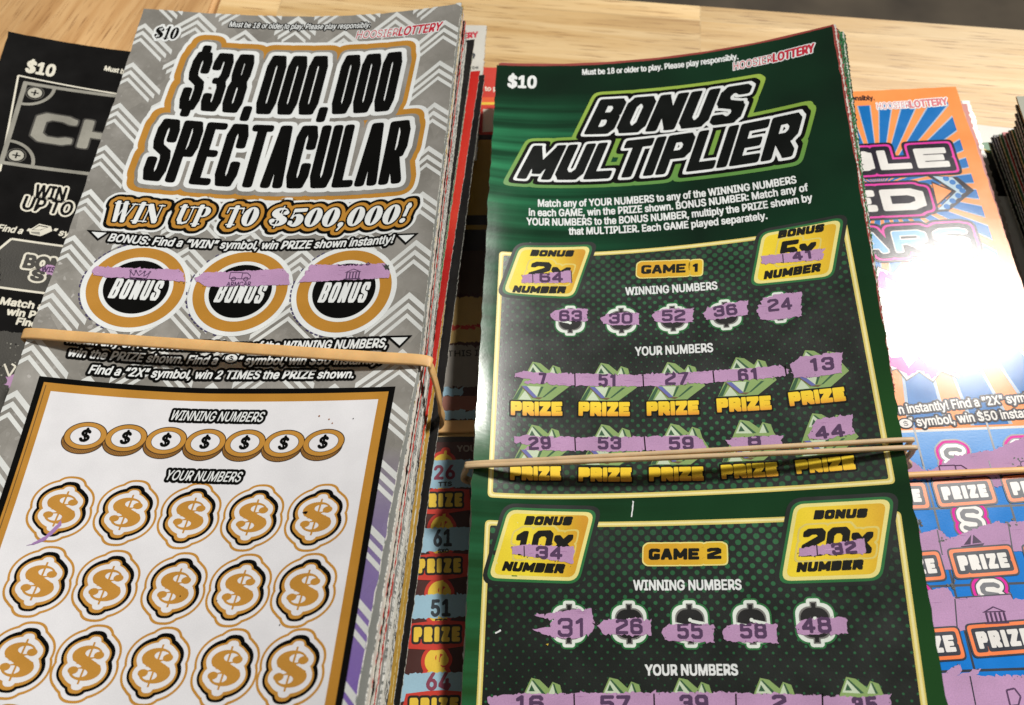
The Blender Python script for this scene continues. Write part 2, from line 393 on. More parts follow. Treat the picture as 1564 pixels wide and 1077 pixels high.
def dilate(M, r):
    if r < 1: return M
    R = int(r); H_, W2 = M.shape; cs = np.pad(np.cumsum(M, 1, dtype=np.int32), ((0, 0), (1, 0))); out = np.zeros_like(M)
    for dy in range(-R, R+1):
        w = int(math.sqrt(max(0, r*r-dy*dy))); a = np.clip(np.arange(W2)-w, 0, W2); b = np.clip(np.arange(W2)+w+1, 0, W2)
        h = (cs[:, b]-cs[:, a]) > 0
        if dy >= 0: out[dy:] |= h[:H_-dy]
        else: out[:dy] |= h[-dy:]
    return out
def polymask(loops, X0, Y0, res, shp):
    M = np.zeros((shp[0], shp[1]+1), np.int32)
    for L in loops:
        for (xa, ya), (xb, yb) in zip(L, np.roll(L, -1, 0)):
            if ya == yb: continue
            s = 1 if yb > ya else -1; lo, hi = (ya, yb) if s > 0 else (yb, ya)
            j = np.arange(max(0, math.ceil((lo-Y0)/res)), min(shp[0], math.ceil((hi-Y0)/res)))
            if len(j) == 0: continue
            x = xa+(Y0+j*res-ya)*(xb-xa)/(yb-ya); i = np.clip(np.ceil((x-X0)/res).astype(int), 0, shp[1]); np.add.at(M, (j, i), s)
    return np.cumsum(M[:, :-1], 1) != 0

# plain lettering (Blender's built-in font), letter by letter
_fc, _adv = {}, {}
try:        # the grotesque that ships with Blender; its default face if that is missing
    import os
    FONT = bpy.data.fonts.load(os.path.join(bpy.utils.system_resource('DATAFILES', path='fonts'), 'Inter.woff2'))
except Exception: FONT = None
def _mesh(t):
    cu = bpy.data.curves.new('lettering', 'FONT'); cu.body = t; cu.resolution_u = 3
    if FONT: cu.font = FONT
    o = bpy.data.objects.new('lettering', cu); me = o.to_mesh()
    v = np.empty(len(me.vertices)*3); me.vertices.foreach_get('co', v); v = v.reshape(-1, 3)[:, :2]; f = [tuple(p.vertices) for p in me.polygons]
    o.to_mesh_clear(); bpy.data.objects.remove(o); bpy.data.curves.remove(cu); return v, f
def glyphs(t):
    if t in _fc: return _fc[t]
    if len(t) == 1: r = _mesh(t) if t != ' ' else (np.zeros((0, 2)), [])
    else:
        V, Fs, x, k = [], [], 0., 0; hm = glyphs('H')[0][:, 0].max()
        for ch in t:
            if ch not in _adv: _adv[ch] = _mesh(ch+'H')[0][:, 0].max()-hm
            v, f = glyphs(ch); V.append(v+(x, 0)); Fs += [tuple(i+k for i in q) for q in f]; k += len(v); x += _adv[ch]
        r = (np.concatenate(V), Fs)
    _fc[t] = r; return r
def frame(a, b):
    a, b = np.asarray(a), np.asarray(b); w = np.hypot(*(b-a)); e = (b-a)/w; return a, e, np.array([-e[1], e[0]]), w
def textmm(A, t, a, b, h, col, layer, outl=(), bold=0., shear=0., clip=None):
    """a line of lettering on the sheet from a to b (mm), capitals h tall"""
    v, f = glyphs(t); cap = glyphs('H')[0][:, 1].max(); o, e, n, w = frame(a, b)
    lo, hi = v[:, 0].min(), v[:, 0].max(); y = v[:, 1]/cap*h; x = (v[:, 0]-lo)/(hi-lo)*(w-abs(shear)*h) + shear*y
    P = o + x[:, None]*e + y[:, None]*n
    if not outl and not bold and clip is None: A.tris(P, f, layer, col); return
    rmax = bold+max([r for r, _ in outl], default=0)+.3; res = .05 if h < 3 else .07
    x0, y0 = P.min(0)-rmax; x1, y1 = P.max(0)+rmax; shp = (int((y1-y0)/res)+1, int((x1-x0)/res)+1)
    M = np.zeros(shp, bool)
    for fc in f:
        q = P[list(fc)]; i0 = max(0, int((q[:, 0].min()-x0)/res)); i1 = int((q[:, 0].max()-x0)/res)+2; j0 = max(0, int((q[:, 1].min()-y0)/res)); j1 = int((q[:, 1].max()-y0)/res)+2
        X = x0+np.arange(i0, i1)*res; Y = y0+np.arange(j0, j1)*res; X, Y = np.meshgrid(X, Y); pos = np.ones(X.shape, bool); neg = pos.copy()
        for (xa, ya), (xb, yb) in zip(q, np.roll(q, -1, 0)):
            cr = (xb-xa)*(Y-ya)-(yb-ya)*(X-xa); pos &= cr >= -1e-9; neg &= cr <= 1e-9
        sub = M[j0:j1, i0:i1]; sub |= (pos | neg)[:sub.shape[0], :sub.shape[1]]
    CM = polymask(clip, x0, y0, res, shp) if clip is not None else None
    base = dilate(M, bold/res) if bold else M
    lays = [(0, col)]+list(outl)
    for k, (r, mt) in enumerate(lays):
        D = base if r == 0 else dilate(M, (bold+r)/res)
        if CM is not None: D = D & CM
        L = contours(blur(D, 1)-.5, x0, y0, res)
        if L: A.add(L, layer-k*.5, mt)
def text(A, t, p, q, h, col, layer, **k):
    a, b = A.sh.xy(*p), A.sh.xy(*q); mid = ((p[0]+q[0])/2, (p[1]+q[1])/2); c0 = A.sh.xy(*mid); c1 = A.sh.xy(mid[0], mid[1]-h)
    o, e, n, w = frame(a, b); textmm(A, t, a, b, abs((c1-c0)@n), col, layer, **k)

# heavy drawn lettering: a pen swept along each letter's skeleton
O_ = [(.22, 0), (.78, 0), (1, .16), (1, .84), (.78, 1), (.22, 1), (0, .84), (0, .16), (.22, 0)]
P_ = [(0, 0), (0, 1), (.8, 1), (1, .87), (1, .60), (.82, .47), (0, .47)]
G = {'O': [O_], '0': [O_], 'D': [[(0, 0), (0, 1), (.72, 1), (1, .8), (1, .2), (.72, 0), (0, 0)]],
 'B': [[(0, 0), (0, 1), (.8, 1), (1, .88), (1, .64), (.85, .51), (1, .38), (1, .12), (.8, 0), (0, 0)], [(0, .51), (.85, .51)]],
 'S': [[(1, .7), (1, .86), (.8, 1), (.2, 1), (0, .86), (0, .66), (.14, .55), (.86, .45), (1, .34), (1, .14), (.8, 0), (.2, 0), (0, .14), (0, .3)]],
 'N': [[(0, 0), (0, 1), (1, 0), (1, 1)]], 'U': [[(0, 1), (0, .16), (.22, 0), (.78, 0), (1, .16), (1, 1)]],
 'M': [[(0, 0), (0, 1), (.5, .2), (1, 1), (1, 0)]], 'L': [[(0, 1), (0, 0), (1, 0)]], 'T': [[(0, 1), (1, 1)], [(.5, 1), (.5, 0)]],
 'I': [[(.5, 0), (.5, 1)]], 'P': [P_], 'E': [[(1, 1), (0, 1), (0, 0), (1, 0)], [(0, .5), (.85, .5)]],
 'R': [P_, [(.42, .47), (1.02, 0)]], 'C': [[(1, .68), (1, .84), (.78, 1), (.22, 1), (0, .84), (0, .16), (.22, 0), (.78, 0), (1, .16), (1, .32)]],
 'A': [[(0, 0), (.4, 1), (.6, 1), (1, 0)], [(.16, .28), (.84, .28)]], 'G': [[(1, .72), (1, .84), (.78, 1), (.22, 1), (0, .84), (0, .16), (.22, 0), (.78, 0), (1, .16), (1, .45), (.58, .45)]],
 'Z': [[(0, 1), (1, 1), (0, 0), (1, 0)]], 'X': [[(0, 0), (1, 1)], [(0, 1), (1, 0)]], 'Y': [[(0, 1), (.5, .5), (1, 1)], [(.5, .5), (.5, 0)]],
 'x': [[(0, 0), (1, .7)], [(0, .7), (1, 0)]], 'H': [[(0, 0), (0, 1)], [(1, 0), (1, 1)], [(0, .5), (1, .5)]],
 '1': [[(.1, .82), (.6, 1), (.6, 0)]], '2': [[(0, .74), (0, .86), (.2, 1), (.8, 1), (1, .86), (1, .62), (0, .14), (0, 0), (1, 0)]],
 '3': [[(0, .78), (0, .87), (.2, 1), (.8, 1), (1, .88), (1, .64), (.8, .52), (.4, .52)], [(.8, .52), (1, .4), (1, .13), (.8, 0), (.2, 0), (0, .13), (0, .22)]],
 '4': [[(.75, 0), (.75, 1), (0, .32), (0, .26), (1, .26)]], '5': [[(1, 1), (.05, 1), (.02, .56), (.75, .6), (1, .46), (1, .14), (.8, 0), (.2, 0), (0, .12)]],
 '6': [[(.95, .86), (.8, 1), (.22, 1), (0, .84), (0, .14), (.2, 0), (.8, 0), (1, .14), (1, .42), (.8, .57), (0, .57)]], '7': [[(0, 1), (1, 1), (.3, 0)]],
 '8': [[(.2, .53), (.8, .53), (.97, .66), (.97, .88), (.8, 1), (.2, 1), (.03, .88), (.03, .66), (.2, .53), (0, .4), (0, .13), (.2, 0), (.8, 0), (1, .13), (1, .4), (.8, .53)]],
 '9': [[(.05, .14), (.2, 0), (.78, 0), (1, .16), (1, .86), (.8, 1), (.2, 1), (0, .86), (0, .58), (.2, .43), (1, .43)]],
 ',': [[(.5, .02), (.25, -.14)]], ' ': []}
G['$'] = G['S']+[[(.5, 1), (.5, 1.13)], [(.5, 0), (.5, -.13)]]
HEAVY = {'S': [[(1, .92), (.8, 1), (.2, 1), (0, .86), (0, .66), (.14, .55), (.86, .45), (1, .34), (1, .14), (.8, 0), (.2, 0), (0, .08)]],
 '2': [[(0, .9), (.2, 1), (.8, 1), (1, .86), (1, .68), (0, .28), (0, 0), (1, 0)]], 'G': [[(1, .94), (.78, 1), (.22, 1), (0, .84), (0, .16), (.22, 0), (.78, 0), (1, .08), (1, .36), (.7, .36)]],
 'C': [[(1, .92), (.78, 1), (.22, 1), (0, .84), (0, .16), (.22, 0), (.78, 0), (1, .08)]]}
GW = {'I': 0, '1': .72, ',': .12, 'M': 1.32, 'x': .9, ' ': .35, 'E': .92, 'L': .9, 'P': .96}
class Drawn:
    def __init__(s, t, a, b, h, pen, shear=0., gap=.5, p=3., hb=None):
        s.t, (s.o, s.e, s.n, s.w), s.h, s.hb, s.pen, s.shear, s.gap, s.p = t, frame(a, b), h, hb or h, pen, shear, gap, p
    def bbox(s, r):
        q = [s.o, s.o+s.e*s.w, s.o+s.n*max(s.h, s.hb)*1.2+s.e*s.w, s.o+s.n*s.h*1.2, s.o-s.n*s.h*.3]; q = np.array(q); return q.min(0)-r-.3, q.max(0)+r+.3
    def field(s, X, Y, r):
        Fd = np.full(X.shape, -9.); a, b = s.pen; H_ = (s.h+s.hb)/2
        lx = (X-s.o[0])*s.e[0]+(Y-s.o[1])*s.e[1]; ly = (X-s.o[0])*s.n[0]+(Y-s.o[1])*s.n[1]
        ly = ly*H_/(s.h+(s.hb-s.h)*np.clip(lx/s.w, 0, 1)); lx = lx-s.shear*ly
        tot = s.w-s.shear*H_ if s.shear > 0 else s.w
        fs = [GW.get(ch, 1.) for ch in s.t]; fix = 2*a*len(s.t)+s.gap*(len(s.t)-1); k = (tot-fix)/max(1e-6, sum(fs)); x = 0
        pa, pb, p = a+r, b+r, s.p
        for ch, f in zip(s.t, fs):
            w = f*k
            for pl in (HEAVY.get(ch, G[ch]) if b > .095*H_ else G[ch]):
                q = [((x+a+u*w)/pa, (b+v*(H_-2*b))/pb) for u, v in pl]
                for (xa, ya), (xb, yb) in zip(q, q[1:]):
                    m_ = (lx > min(xa, xb)*pa-pa-.2) & (lx < max(xa, xb)*pa+pa+.2) & (ly > min(ya, yb)*pb-pb-.2) & (ly < max(ya, yb)*pb+pb+.2)
                    if not m_.any(): continue
                    px_, py_ = lx[m_]/pa, ly[m_]/pb; dx, dy = xb-xa, yb-ya; L = dx*dx+dy*dy
                    t = np.clip(((px_-xa)*dx+(py_-ya)*dy)/L, 0, 1) if L > 0 else 0
                    d = (abs(px_-xa-t*dx)**p+abs(py_-ya-t*dy)**p)**(1/p); Fd[m_] = np.maximum(Fd[m_], (1-d)*min(pa, pb))
            x += w+2*a+s.gap
        return Fd
# fat-faced serif letters
FAT = {'W': (1.32, [('l', .2, 1, .45, .02, .12), ('l', .45, .02, .68, 1, .03), ('l', .62, 1, .87, .02, .12), ('l', .87, .02, 1.13, 1, .03), ('l', .03, .97, .38, .97, .03), ('l', .5, .97, .8, .97, .03), ('l', 1., .97, 1.28, .97, .03)]),
 'I': (.55, [('l', .27, 0, .27, 1, .13), ('l', .05, .03, .5, .03, .03), ('l', .05, .97, .5, .97, .03)]),
 'N': (1.0, [('l', .17, 0, .17, 1, .03), ('l', .2, .92, .76, .08, .13), ('l', .82, 0, .82, 1, .03), ('l', .02, .97, .3, .97, .03), ('l', .02, .03, .32, .03, .03), ('l', .66, .97, .98, .97, .03)]),
 'U': (.98, [('l', .24, 1, .24, .3, .13), ('l', .24, .3, .33, .1, .1), ('l', .33, .1, .5, .05, .06), ('l', .5, .05, .7, .12, .05), ('l', .7, .12, .77, .3, .03), ('l', .77, .3, .77, 1, .03), ('l', .03, .97, .45, .97, .03), ('l', .62, .97, .94, .97, .03)]),
 'P': (.88, [('e', .5, .72, .36, .29), ('h', .46, .72, .1, .23), ('l', .25, 0, .25, 1, .13), ('l', .03, .03, .48, .03, .03), ('l', .03, .97, .5, .97, .03)]),
 'T': (.95, [('l', .47, 0, .47, 1, .13), ('l', .07, .96, .88, .96, .04), ('l', .07, .96, .05, .7, .03), ('l', .88, .96, .9, .7, .03), ('l', .25, .03, .7, .03, .03)]),
 'O': (.96, [('e', .47, .5, .44, .54), ('h', .47, .5, .09, .44)]), '0': (.9, [('e', .44, .5, .41, .54), ('h', .44, .5, .085, .44)]),
 '5': (.82, [('l', .2, .88, .68, .92, .1), ('l', .17, .95, .14, .52, .03), ('e', .42, .32, .36, .36), ('h', .3, .33, .1, .24), ('h', .12, .36, .1, .07), ('e', .17, .17, .12, .12)]),
 '$': (1.0, [('e', .45, .73, .41, .29), ('e', .53, .27, .43, .29), ('h', .57, .80, .2, .125), ('h', .41, .20, .2, .125), ('h', .78, .60, .2, .06), ('h', .2, .40, .2, .06), ('l', .22, .66, .78, .34, .13), ('e', .76, .74, .14, .115), ('e', .2, .27, .14, .115), ('l', .52, 1.1, .50, .6, .028), ('l', .46, -.1, .48, .4, .028)]),
 ',': (.38, [('e', .18, .08, .14, .13), ('l', .27, .05, .12, -.22, .05)]), '!': (.5, [('l', .28, .98, .24, .42, .09), ('e', .29, .88, .14, .14), ('e', .22, .12, .14, .13)]),
 '1': (.62, [('l', .33, 0, .33, 1, .13), ('l', .3, .95, .08, .8, .05), ('l', .06, .03, .6, .03, .03)])}
class Fat:
    def __init__(s, t, a, b, h, shear=.1):
        s.t, (s.o, s.e, s.n, s.w), s.h, s.shear = t, frame(a, b), h, shear
    def bbox(s, r):
        q = np.array([s.o, s.o+s.e*s.w, s.o+s.n*s.h*1.15+s.e*s.w, s.o+s.n*s.h*1.15, s.o-s.n*s.h*.3]); return q.min(0)-r-.3, q.max(0)+r+.3
    def field(s, X, Y, r):
        Fd = np.full(X.shape, -9.); lx = (X-s.o[0])*s.e[0]+(Y-s.o[1])*s.e[1]; ly = (X-s.o[0])*s.n[0]+(Y-s.o[1])*s.n[1]; lx = lx-s.shear*ly
        k = (s.w-s.shear*s.h)/sum(FAT[c][0] for c in s.t); x = 0; px_, py_ = lx/k, ly/s.h; rx, ry = r/k, r/s.h
        for ch in s.t:
            adv, pr = FAT[ch]; g = np.full(X.shape, -9.)
            for it in pr:
                if it[0] == 'l':
                    _, xa, ya, xb, yb, hw = it; pa, pb = hw+rx, hw+ry; ax, ay, bx, by = (xa+x)/pa, ya/pb, (xb+x)/pa, yb/pb; qx, qy = px_/pa, py_/pb
                    dx, dy = bx-ax, by-ay; t = np.clip(((qx-ax)*dx+(qy-ay)*dy)/(dx*dx+dy*dy), 0, 1); p = 4 if r == 0 else 2.5
                    g = np.maximum(g, (1-(abs(qx-ax-t*dx)**p+abs(qy-ay-t*dy)**p)**(1/p))*min(pa*k, pb*s.h))
                else:
                    _, cx, cy, ax, ay = it; sg = 1 if it[0] == 'e' else -1; ax, ay = ax+sg*rx, ay+sg*ry
                    if ax <= 0 or ay <= 0: continue
                    d = (1-np.sqrt(((px_-cx-x)/ax)**2+((py_-cy)/ay)**2))*min(ax*k, ay*s.h)
                    g = np.maximum(g, d) if sg > 0 else np.minimum(g, -d)
            Fd = np.maximum(Fd, g); x += adv
        return Fd
def drawn(A, lines, layers, res=.07, clip=None, shift=None):
    """layers: (grow mm, material, layer[, dx, dy])"""
    for ly in layers:
        r, mt, lay = ly[:3]; dx, dy = ly[3:5] if len(ly) > 3 else (0, 0)
        bb = [l.bbox(r) for l in lines]; x0, y0 = np.min([b[0] for b in bb], 0); x1, y1 = np.max([b[1] for b in bb], 0)
        X, Y = np.meshgrid(np.arange(x0, x1, res), np.arange(y0, y1, res)); Fd = np.full(X.shape, -9.)
        for l in lines: Fd = np.maximum(Fd, l.field(X, Y, r))
        if clip is not None: Fd = np.where(polymask(clip, x0, y0, res, X.shape), Fd, -res)
        Fd = np.maximum(Fd, -res*3)
        L = contours(Fd, x0+dx, y0+dy, res)
        if L: A.add(L, lay, mt)
def seg(A, p, q): return A.sh.xy(*p), A.sh.xy(*q)
def hmm(A, p, q, h):
    mid = ((p[0]+q[0])/2, (p[1]+q[1])/2); a, b = seg(A, p, q); o, e, n, w = frame(a, b); return abs((A.sh.xy(mid[0], mid[1]-h)-A.sh.xy(*mid))@n)
def hat(A, p, q, at, h): a, b = seg(A, p, q); o, e, n, w = frame(a, b); return abs((A.sh.xy(at[0], at[1]-h)-A.sh.xy(*at))@n)

# ------------------------------------------------------------------ inks
black_ink = ink('black_ink', (9, 9, 8), .36, spec=.12, bump=.008); white_ink = ink('white_ink', (226, 230, 230), .5)
zig_ink = ink('zigzag_white', (214, 217, 215), .45)
panel_white = ink('panel_white', (226, 226, 230), .5, var=.05, fine=.025); gold_ink = ink('gold_ink', (184, 130, 44), .45)
lav = ink('scratched_lavender', (186, 147, 186), .7, bump=.04, var=.12, fine=.08, spec=.2); lav_ink = ink('scratched_digits', (84, 60, 92), .7, spec=.2)
red_ink = ink('logo_red', (188, 26, 52), .45); ribbon = ink('dollar_gold', (190, 136, 52), .5)
FOIL = foil(); HALF = halftone(); GREEN = greenbase()
paper_edge = edgepaper('paper_edge', (222, 220, 212), (120, 128, 118))

# ------------------------------------------------------------------ the table and the floor
def wood(name, tint, ang, planks=None, sc=1.):
    mt, nt, p = nodes(name); tc = N(nt, 'ShaderNodeTexCoord'); mp = N(nt, 'ShaderNodeMapping'); mp.inputs['Rotation'].default_value = (0, 0, ang)
    nt.links.new(tc.outputs['Object'], mp.inputs[0]); v = mp.outputs[0]
    cid = None
    if planks:
        br = N(nt, 'ShaderNodeTexBrick', offset=.37, offset_frequency=1); br.inputs['Scale'].default_value = 1; br.inputs['Brick Width'].default_value = planks[0]; br.inputs['Row Height'].default_value = planks[1]
        br.inputs['Mortar Size'].default_value = .00022; br.inputs['Color1'].default_value = (0, 0, 0, 1); br.inputs['Color2'].default_value = (1, 1, 1, 1); br.inputs['Mortar'].default_value = (0, 0, 0, 1)
        nt.links.new(v, br.inputs[0]); cid = br.outputs[0]
        off = N(nt, 'ShaderNodeVectorMath', operation='MULTIPLY_ADD'); nt.links.new(cid, off.inputs[0]); off.inputs[1].default_value = (.7, .31, 0); nt.links.new(v, off.inputs[2]); v = off.outputs[0]
    def st(x, y):
        q = N(nt, 'ShaderNodeMapping'); q.inputs['Scale'].default_value = (x, y, 1); nt.links.new(v, q.inputs[0]); return q.outputs[0]
    n1 = N(nt, 'ShaderNodeTexNoise', i_Scale=1., i_Detail=6., i_Distortion=.6); nt.links.new(st(9*sc, 130*sc), n1.inputs[0])
    n2 = N(nt, 'ShaderNodeTexNoise', i_Scale=1., i_Detail=3.); nt.links.new(st(60*sc, 1500*sc), n2.inputs[0])
    n3 = N(nt, 'ShaderNodeTexNoise', i_Scale=1., i_Detail=2.); nt.links.new(st(14, 30), n3.inputs[0])
    c = ramp(nt, n1.outputs[0], [(.25, lin(tint[0])), (.45, lin(tint[1])), (.6, lin(tint[2])), (.8, lin(tint[1]))])
    c = mix(nt, ramp(nt, n2.outputs[0], [(.57, 0), (.69, .9)]), c, lin(tint[3]))
    c = mix(nt, 1., c, ramp(nt, n3.outputs[0], [(.3, .86), (.7, 1.06)]), 'MULTIPLY')
    if cid is not None: c = mix(nt, 1., c, ramp(nt, cid, [(0, .74), (1, 1.07)]), 'MULTIPLY')
    nt.links.new(c, p.inputs['Base Color']); p.inputs['Roughness'].default_value = .42
    bp = N(nt, 'ShaderNodeBump', i_Strength=.25, i_Distance=.0002); nt.links.new(n2.outputs[0], bp.inputs['Height']); nt.links.new(bp.outputs[0], p.inputs['Normal'])
    return mt
def block(name, pts, z0, z1, mat, bev=1.5):
    bm = bmesh.new(); pts = np.array(pts); o = np.array([*pts.mean(0), z0])
    bot = [bm.verts.new(((x-o[0])*MM, (y-o[1])*MM, 0)) for x, y in pts]; top = [bm.verts.new(((x-o[0])*MM, (y-o[1])*MM, (z1-z0)*MM)) for x, y in pts]
    bm.faces.new(top); bm.faces.new(bot[::-1])
    for i in range(len(pts)): j = (i+1) % len(pts); bm.faces.new((bot[i], bot[j], top[j], top[i]))
    bmesh.ops.recalc_face_normals(bm, faces=bm.faces)
    if bev: bmesh.ops.bevel(bm, geom=[e for e in bm.edges if all(abs(v.co.z-(z1-z0)*MM) < 1e-7 for v in e.verts)], offset=bev*MM, segments=3, affect='EDGES')
    me = bpy.data.meshes.new(name); bm.to_mesh(me); bm.free(); me.materials.append(mat); return link(name, me, None, o)
e0, e1 = ray((1000, 0), 0)[:2], ray((1564, 42), 0)[:2]; ex = (e1-e0)/np.hypot(*(e1-e0)); ey = np.array([-ex[1], ex[0]])
J = ray((329, 8), 0)[:2]                                   # the butt joint between the two tops
jx = (J-e0)@ex
def tp(a, b): return tuple(e0+ex*a+ey*b)
t1 = block('wooden_table', [tp(jx+.5, -620), tp(620, -620), tp(620, 0), tp(jx+.5, 0)], -32, 0, wood('wood_pale', [(196, 152, 92), (224, 186, 126), (240, 208, 154), (156, 112, 64)], -math.atan2(ex[1], ex[0]), (.155, .043)))
tag(t1, 'pale butcher block table top of short staves under the green ticket bundle', 'table')
t2 = block('wooden_table', [tp(jx-420, -620), tp(jx-1.2, -620), tp(jx-1.2, 30), tp(jx-420, 30)], -32, -1.0, wood('wood_honey', [(176, 128, 78), (206, 160, 106), (222, 180, 126), (140, 94, 54)], math.radians(-73), None, 1.25))
tag(t2, 'honey brown wooden table top with dark slanting grain at the top left', 'table')
mt, nt, p = nodes('floor_dark'); tc = N(nt, 'ShaderNodeTexCoord'); n1 = N(nt, 'ShaderNodeTexNoise', i_Scale=9., i_Detail=6.); nt.links.new(tc.outputs['Object'], n1.inputs[0])
nt.links.new(ramp(nt, n1.outputs[0], [(.3, lin((58, 51, 42))), (.7, lin((92, 82, 68)))]), p.inputs['Base Color']); p.inputs['Roughness'].default_value = .8
fl = block('floor', [(-6000, -3000), (6000, -3000), (6000, 9000), (-6000, 9000)], -780, -760, mt, 0); tag(fl, None, kind='structure')

# ------------------------------------------------------------------ the silver ticket
def scratch(A, pts, layer, rag=.13):
    P = ragged([A.sh.xy(*p) for p in pts], rag); A.add([P], layer, lav)
    lo, hi = P.min(0), P.max(0); cr = ink('coating_crumb', (58, 62, 60))
    for _ in range(int(len(P)*.16)):
        q = P[int(rng.integers(len(P)))]+rng.normal(size=2)*(.5, .22); A.add([circ(q, .07+.13*rng.random(), .05+.09*rng.random(), 6, rng.random()*3)], layer+.6, cr)
    for _ in range(int((hi[0]-lo[0])*.35)):       # coating the coin missed, in streaks along the stroke
        y = lo[1]+(hi[1]-lo[1])*rng.random(); x = lo[0]+(hi[0]-lo[0])*rng.random(); L = .6+2.6*rng.random(); q = [np.array((x, y)), np.array((x+L, y+rng.normal()*.1))]
        if inside(q[0], P) and inside(q[1], P): A.add([np.array([q[0], q[0]+(L*.4, -.05-.05*rng.random()), q[1], q[0]+(L*.5, .05+.05*rng.random())])], layer+.4, ink('scratch_streak', (160, 116, 160), .7) if rng.random() < .7 else ink('scratch_pale', (206, 172, 206), .7))
    return P
def outline_poly(A, pts, layer, inner, outer, w):
    P = np.array([A.sh.xy(*p) for p in pts]); A.add([inset(P, -w)], layer-.5, outer); A.add([P], layer, inner)
def polyline(A, pts, w, layer, mat, local=None):
    P = [np.asarray(p, float) for p in (pts if local else [A.sh.xy(*p) for p in pts])]
    for i, (a, b) in enumerate(zip(P, P[1:])):
        if np.hypot(*(b-a)) > 1e-6: A.add([line(a, b, w)], layer+.02*(i % 2), mat)

so = base_origin(silver)
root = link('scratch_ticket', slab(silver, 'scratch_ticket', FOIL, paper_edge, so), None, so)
tag(root, 'silver foil scratch ticket with white zigzags and SPECTACULAR in black, topmost on its bundle', 'lottery ticket', 'tickets in the silver bundle'); silver_root = root
A = Art(silver)
# zigzag bands of three white lines, columns stepping half a period
for ci in range(-1, 8):
    cx = 1.9+ci*15.87
    for k in range(-1, 15):
        y = -(.9 if ci % 2 else 6.9)-15.9*k
        for q, (dy, he, ho) in enumerate(((0, 10.6, 6.6), (-3.0, 9.2, 5.2), (-5.8, 8.0, 3.8))):
            ap = np.array([cx, y+dy]); wd = (1.85, 1.65, 1.4)[q]; hw = ho if ci % 2 else he
            for sg in (-1, 1):
                b = ap+np.array([sg*hw, -.93*hw]); n = np.array([0, wd/2])
                A.add([np.array([ap-n, b-n, b+n, ap+n])[::sg]], 1+.12*q+(.06 if sg > 0 else 0)+(0 if ci % 2 else .5), zig_ink)
text(A, 'Must be 18 or older to play. Please play responsibly.', (350, 41), (566, 42), 8, white_ink, 4, outl=[(.34, black_ink)], bold=.07, shear=.12)
a, b = seg(A, (233, 58), (273, 60)); drawn(A, [Fat('$10', a, b, hmm(A, (233, 58), (273, 60), 17), .12)], [(.7, white_ink, 3), (0, black_ink, 4)], .05)
text(A, 'HOOSIER', (543.6, 59.5), (608, 55), 11.5, red_ink, 4, outl=[(.32, white_ink)], shear=.1); text(A, 'LOTTERY', (608, 55), (675, 46.5), 12.5, red_ink, 4, outl=[(.32, white_ink)], bold=.16, shear=.15)
text(A, 'BONUS: Find a “WIN” symbol, win PRIZE shown instantly!', (165, 368.5), (602, 371), 11.5, white_ink, 6, outl=[(.62, black_ink)], bold=.13, shear=.2)
for t in (((140, 354.5), (163, 356), (150, 364.5)), ((609, 360), (633, 359), (620, 370.5)), ((597, 516), (623, 515.5), (610.5, 528))): outline_poly(A, t, 6, white_ink, black_ink, .55)
text(A, 'Match any of YOUR NUMBERS to any of the WINNING NUMBERS,', (102, 524), (593, 530.5), 12.5, white_ink, 6, outl=[(.66, black_ink)], bold=.14, shear=.2)
text(A, 'win the PRIZE shown. Find a “    ” symbol, win $50 instantly!', (102, 544), (583, 556), 12.5, white_ink, 6, outl=[(.66, black_ink)], bold=.14, shear=.2)
text(A, 'Find a “2X” symbol, win 2 TIMES the PRIZE shown.', (135, 570.5), (542, 577.5), 12.5, white_ink, 6, outl=[(.66, black_ink)], bold=.14, shear=.2)
c = A.sh.xy(353.5, 548); A.add([circ(c, 2.0, 1.6)], 7, black_ink); A.add([circ(c, 1.6, 1.25)], 7.4, white_ink); A.add([circ(c+(0.1, 1.7), .9, .5)], 7.2, black_ink)
textmm(A, '$', c+(-.6, -.65), c+(.6, -.6), 1.25, black_ink, 8, bold=.06)
for x, y, r in ((488, 636, .22), (503, 641, .2), (508, 647, .18)): A.add([circ(A.sh.xy(x, y), r)], 9, ink('brown_speck', (150, 90, 40)))
A.build('printing', root, so)
A = Art(silver)
l1, l2 = ((269, 167), (604, 169)), ((213, 275), (615, 280))
ln = [Drawn('$38,000,000', *seg(A, *l1), hmm(A, *l1, 90), (1.42, 1.25), .05, .45, 3.), Drawn('SPECTACULAR', *seg(A, *l2), hmm(A, *l2, 96), (1.5, 1.3), .03, .45, 3.)]
drawn(A, ln, [(5.3, white_ink, 3), (4.2, gold_ink, 4), (2.5, FOIL, 5, .28, -.28), (1.4, white_ink, 6), (0, black_ink, 7)], .09)
tag(A.build('title_lettering', root, so), 'black condensed lettering $38,000,000 SPECTACULAR outlined in white and gold')
A = Art(silver); ws = [('WIN', (163, 336), (247, 341)), ('UP', (264, 342.5), (320, 344)), ('TO', (338, 344.5), (396, 345)), ('$500,000!', (406, 345), (628, 339.5))]
ln = [Fat(t, *seg(A, p, q), hat(A, p, q, ((p[0]+q[0])/2, (p[1]+q[1])/2), 27), .18) for t, p, q in ws]
drawn(A, ln, [(3.0, white_ink, 4), (2.25, black_ink, 8), (1.45, gold_ink, 8.5), (.5, black_ink, 9), (0, white_ink, 9.5)], .06)
tag(A.build('prize_banner', root, so), 'WIN UP TO $500,000! in white letters with a gold surround')
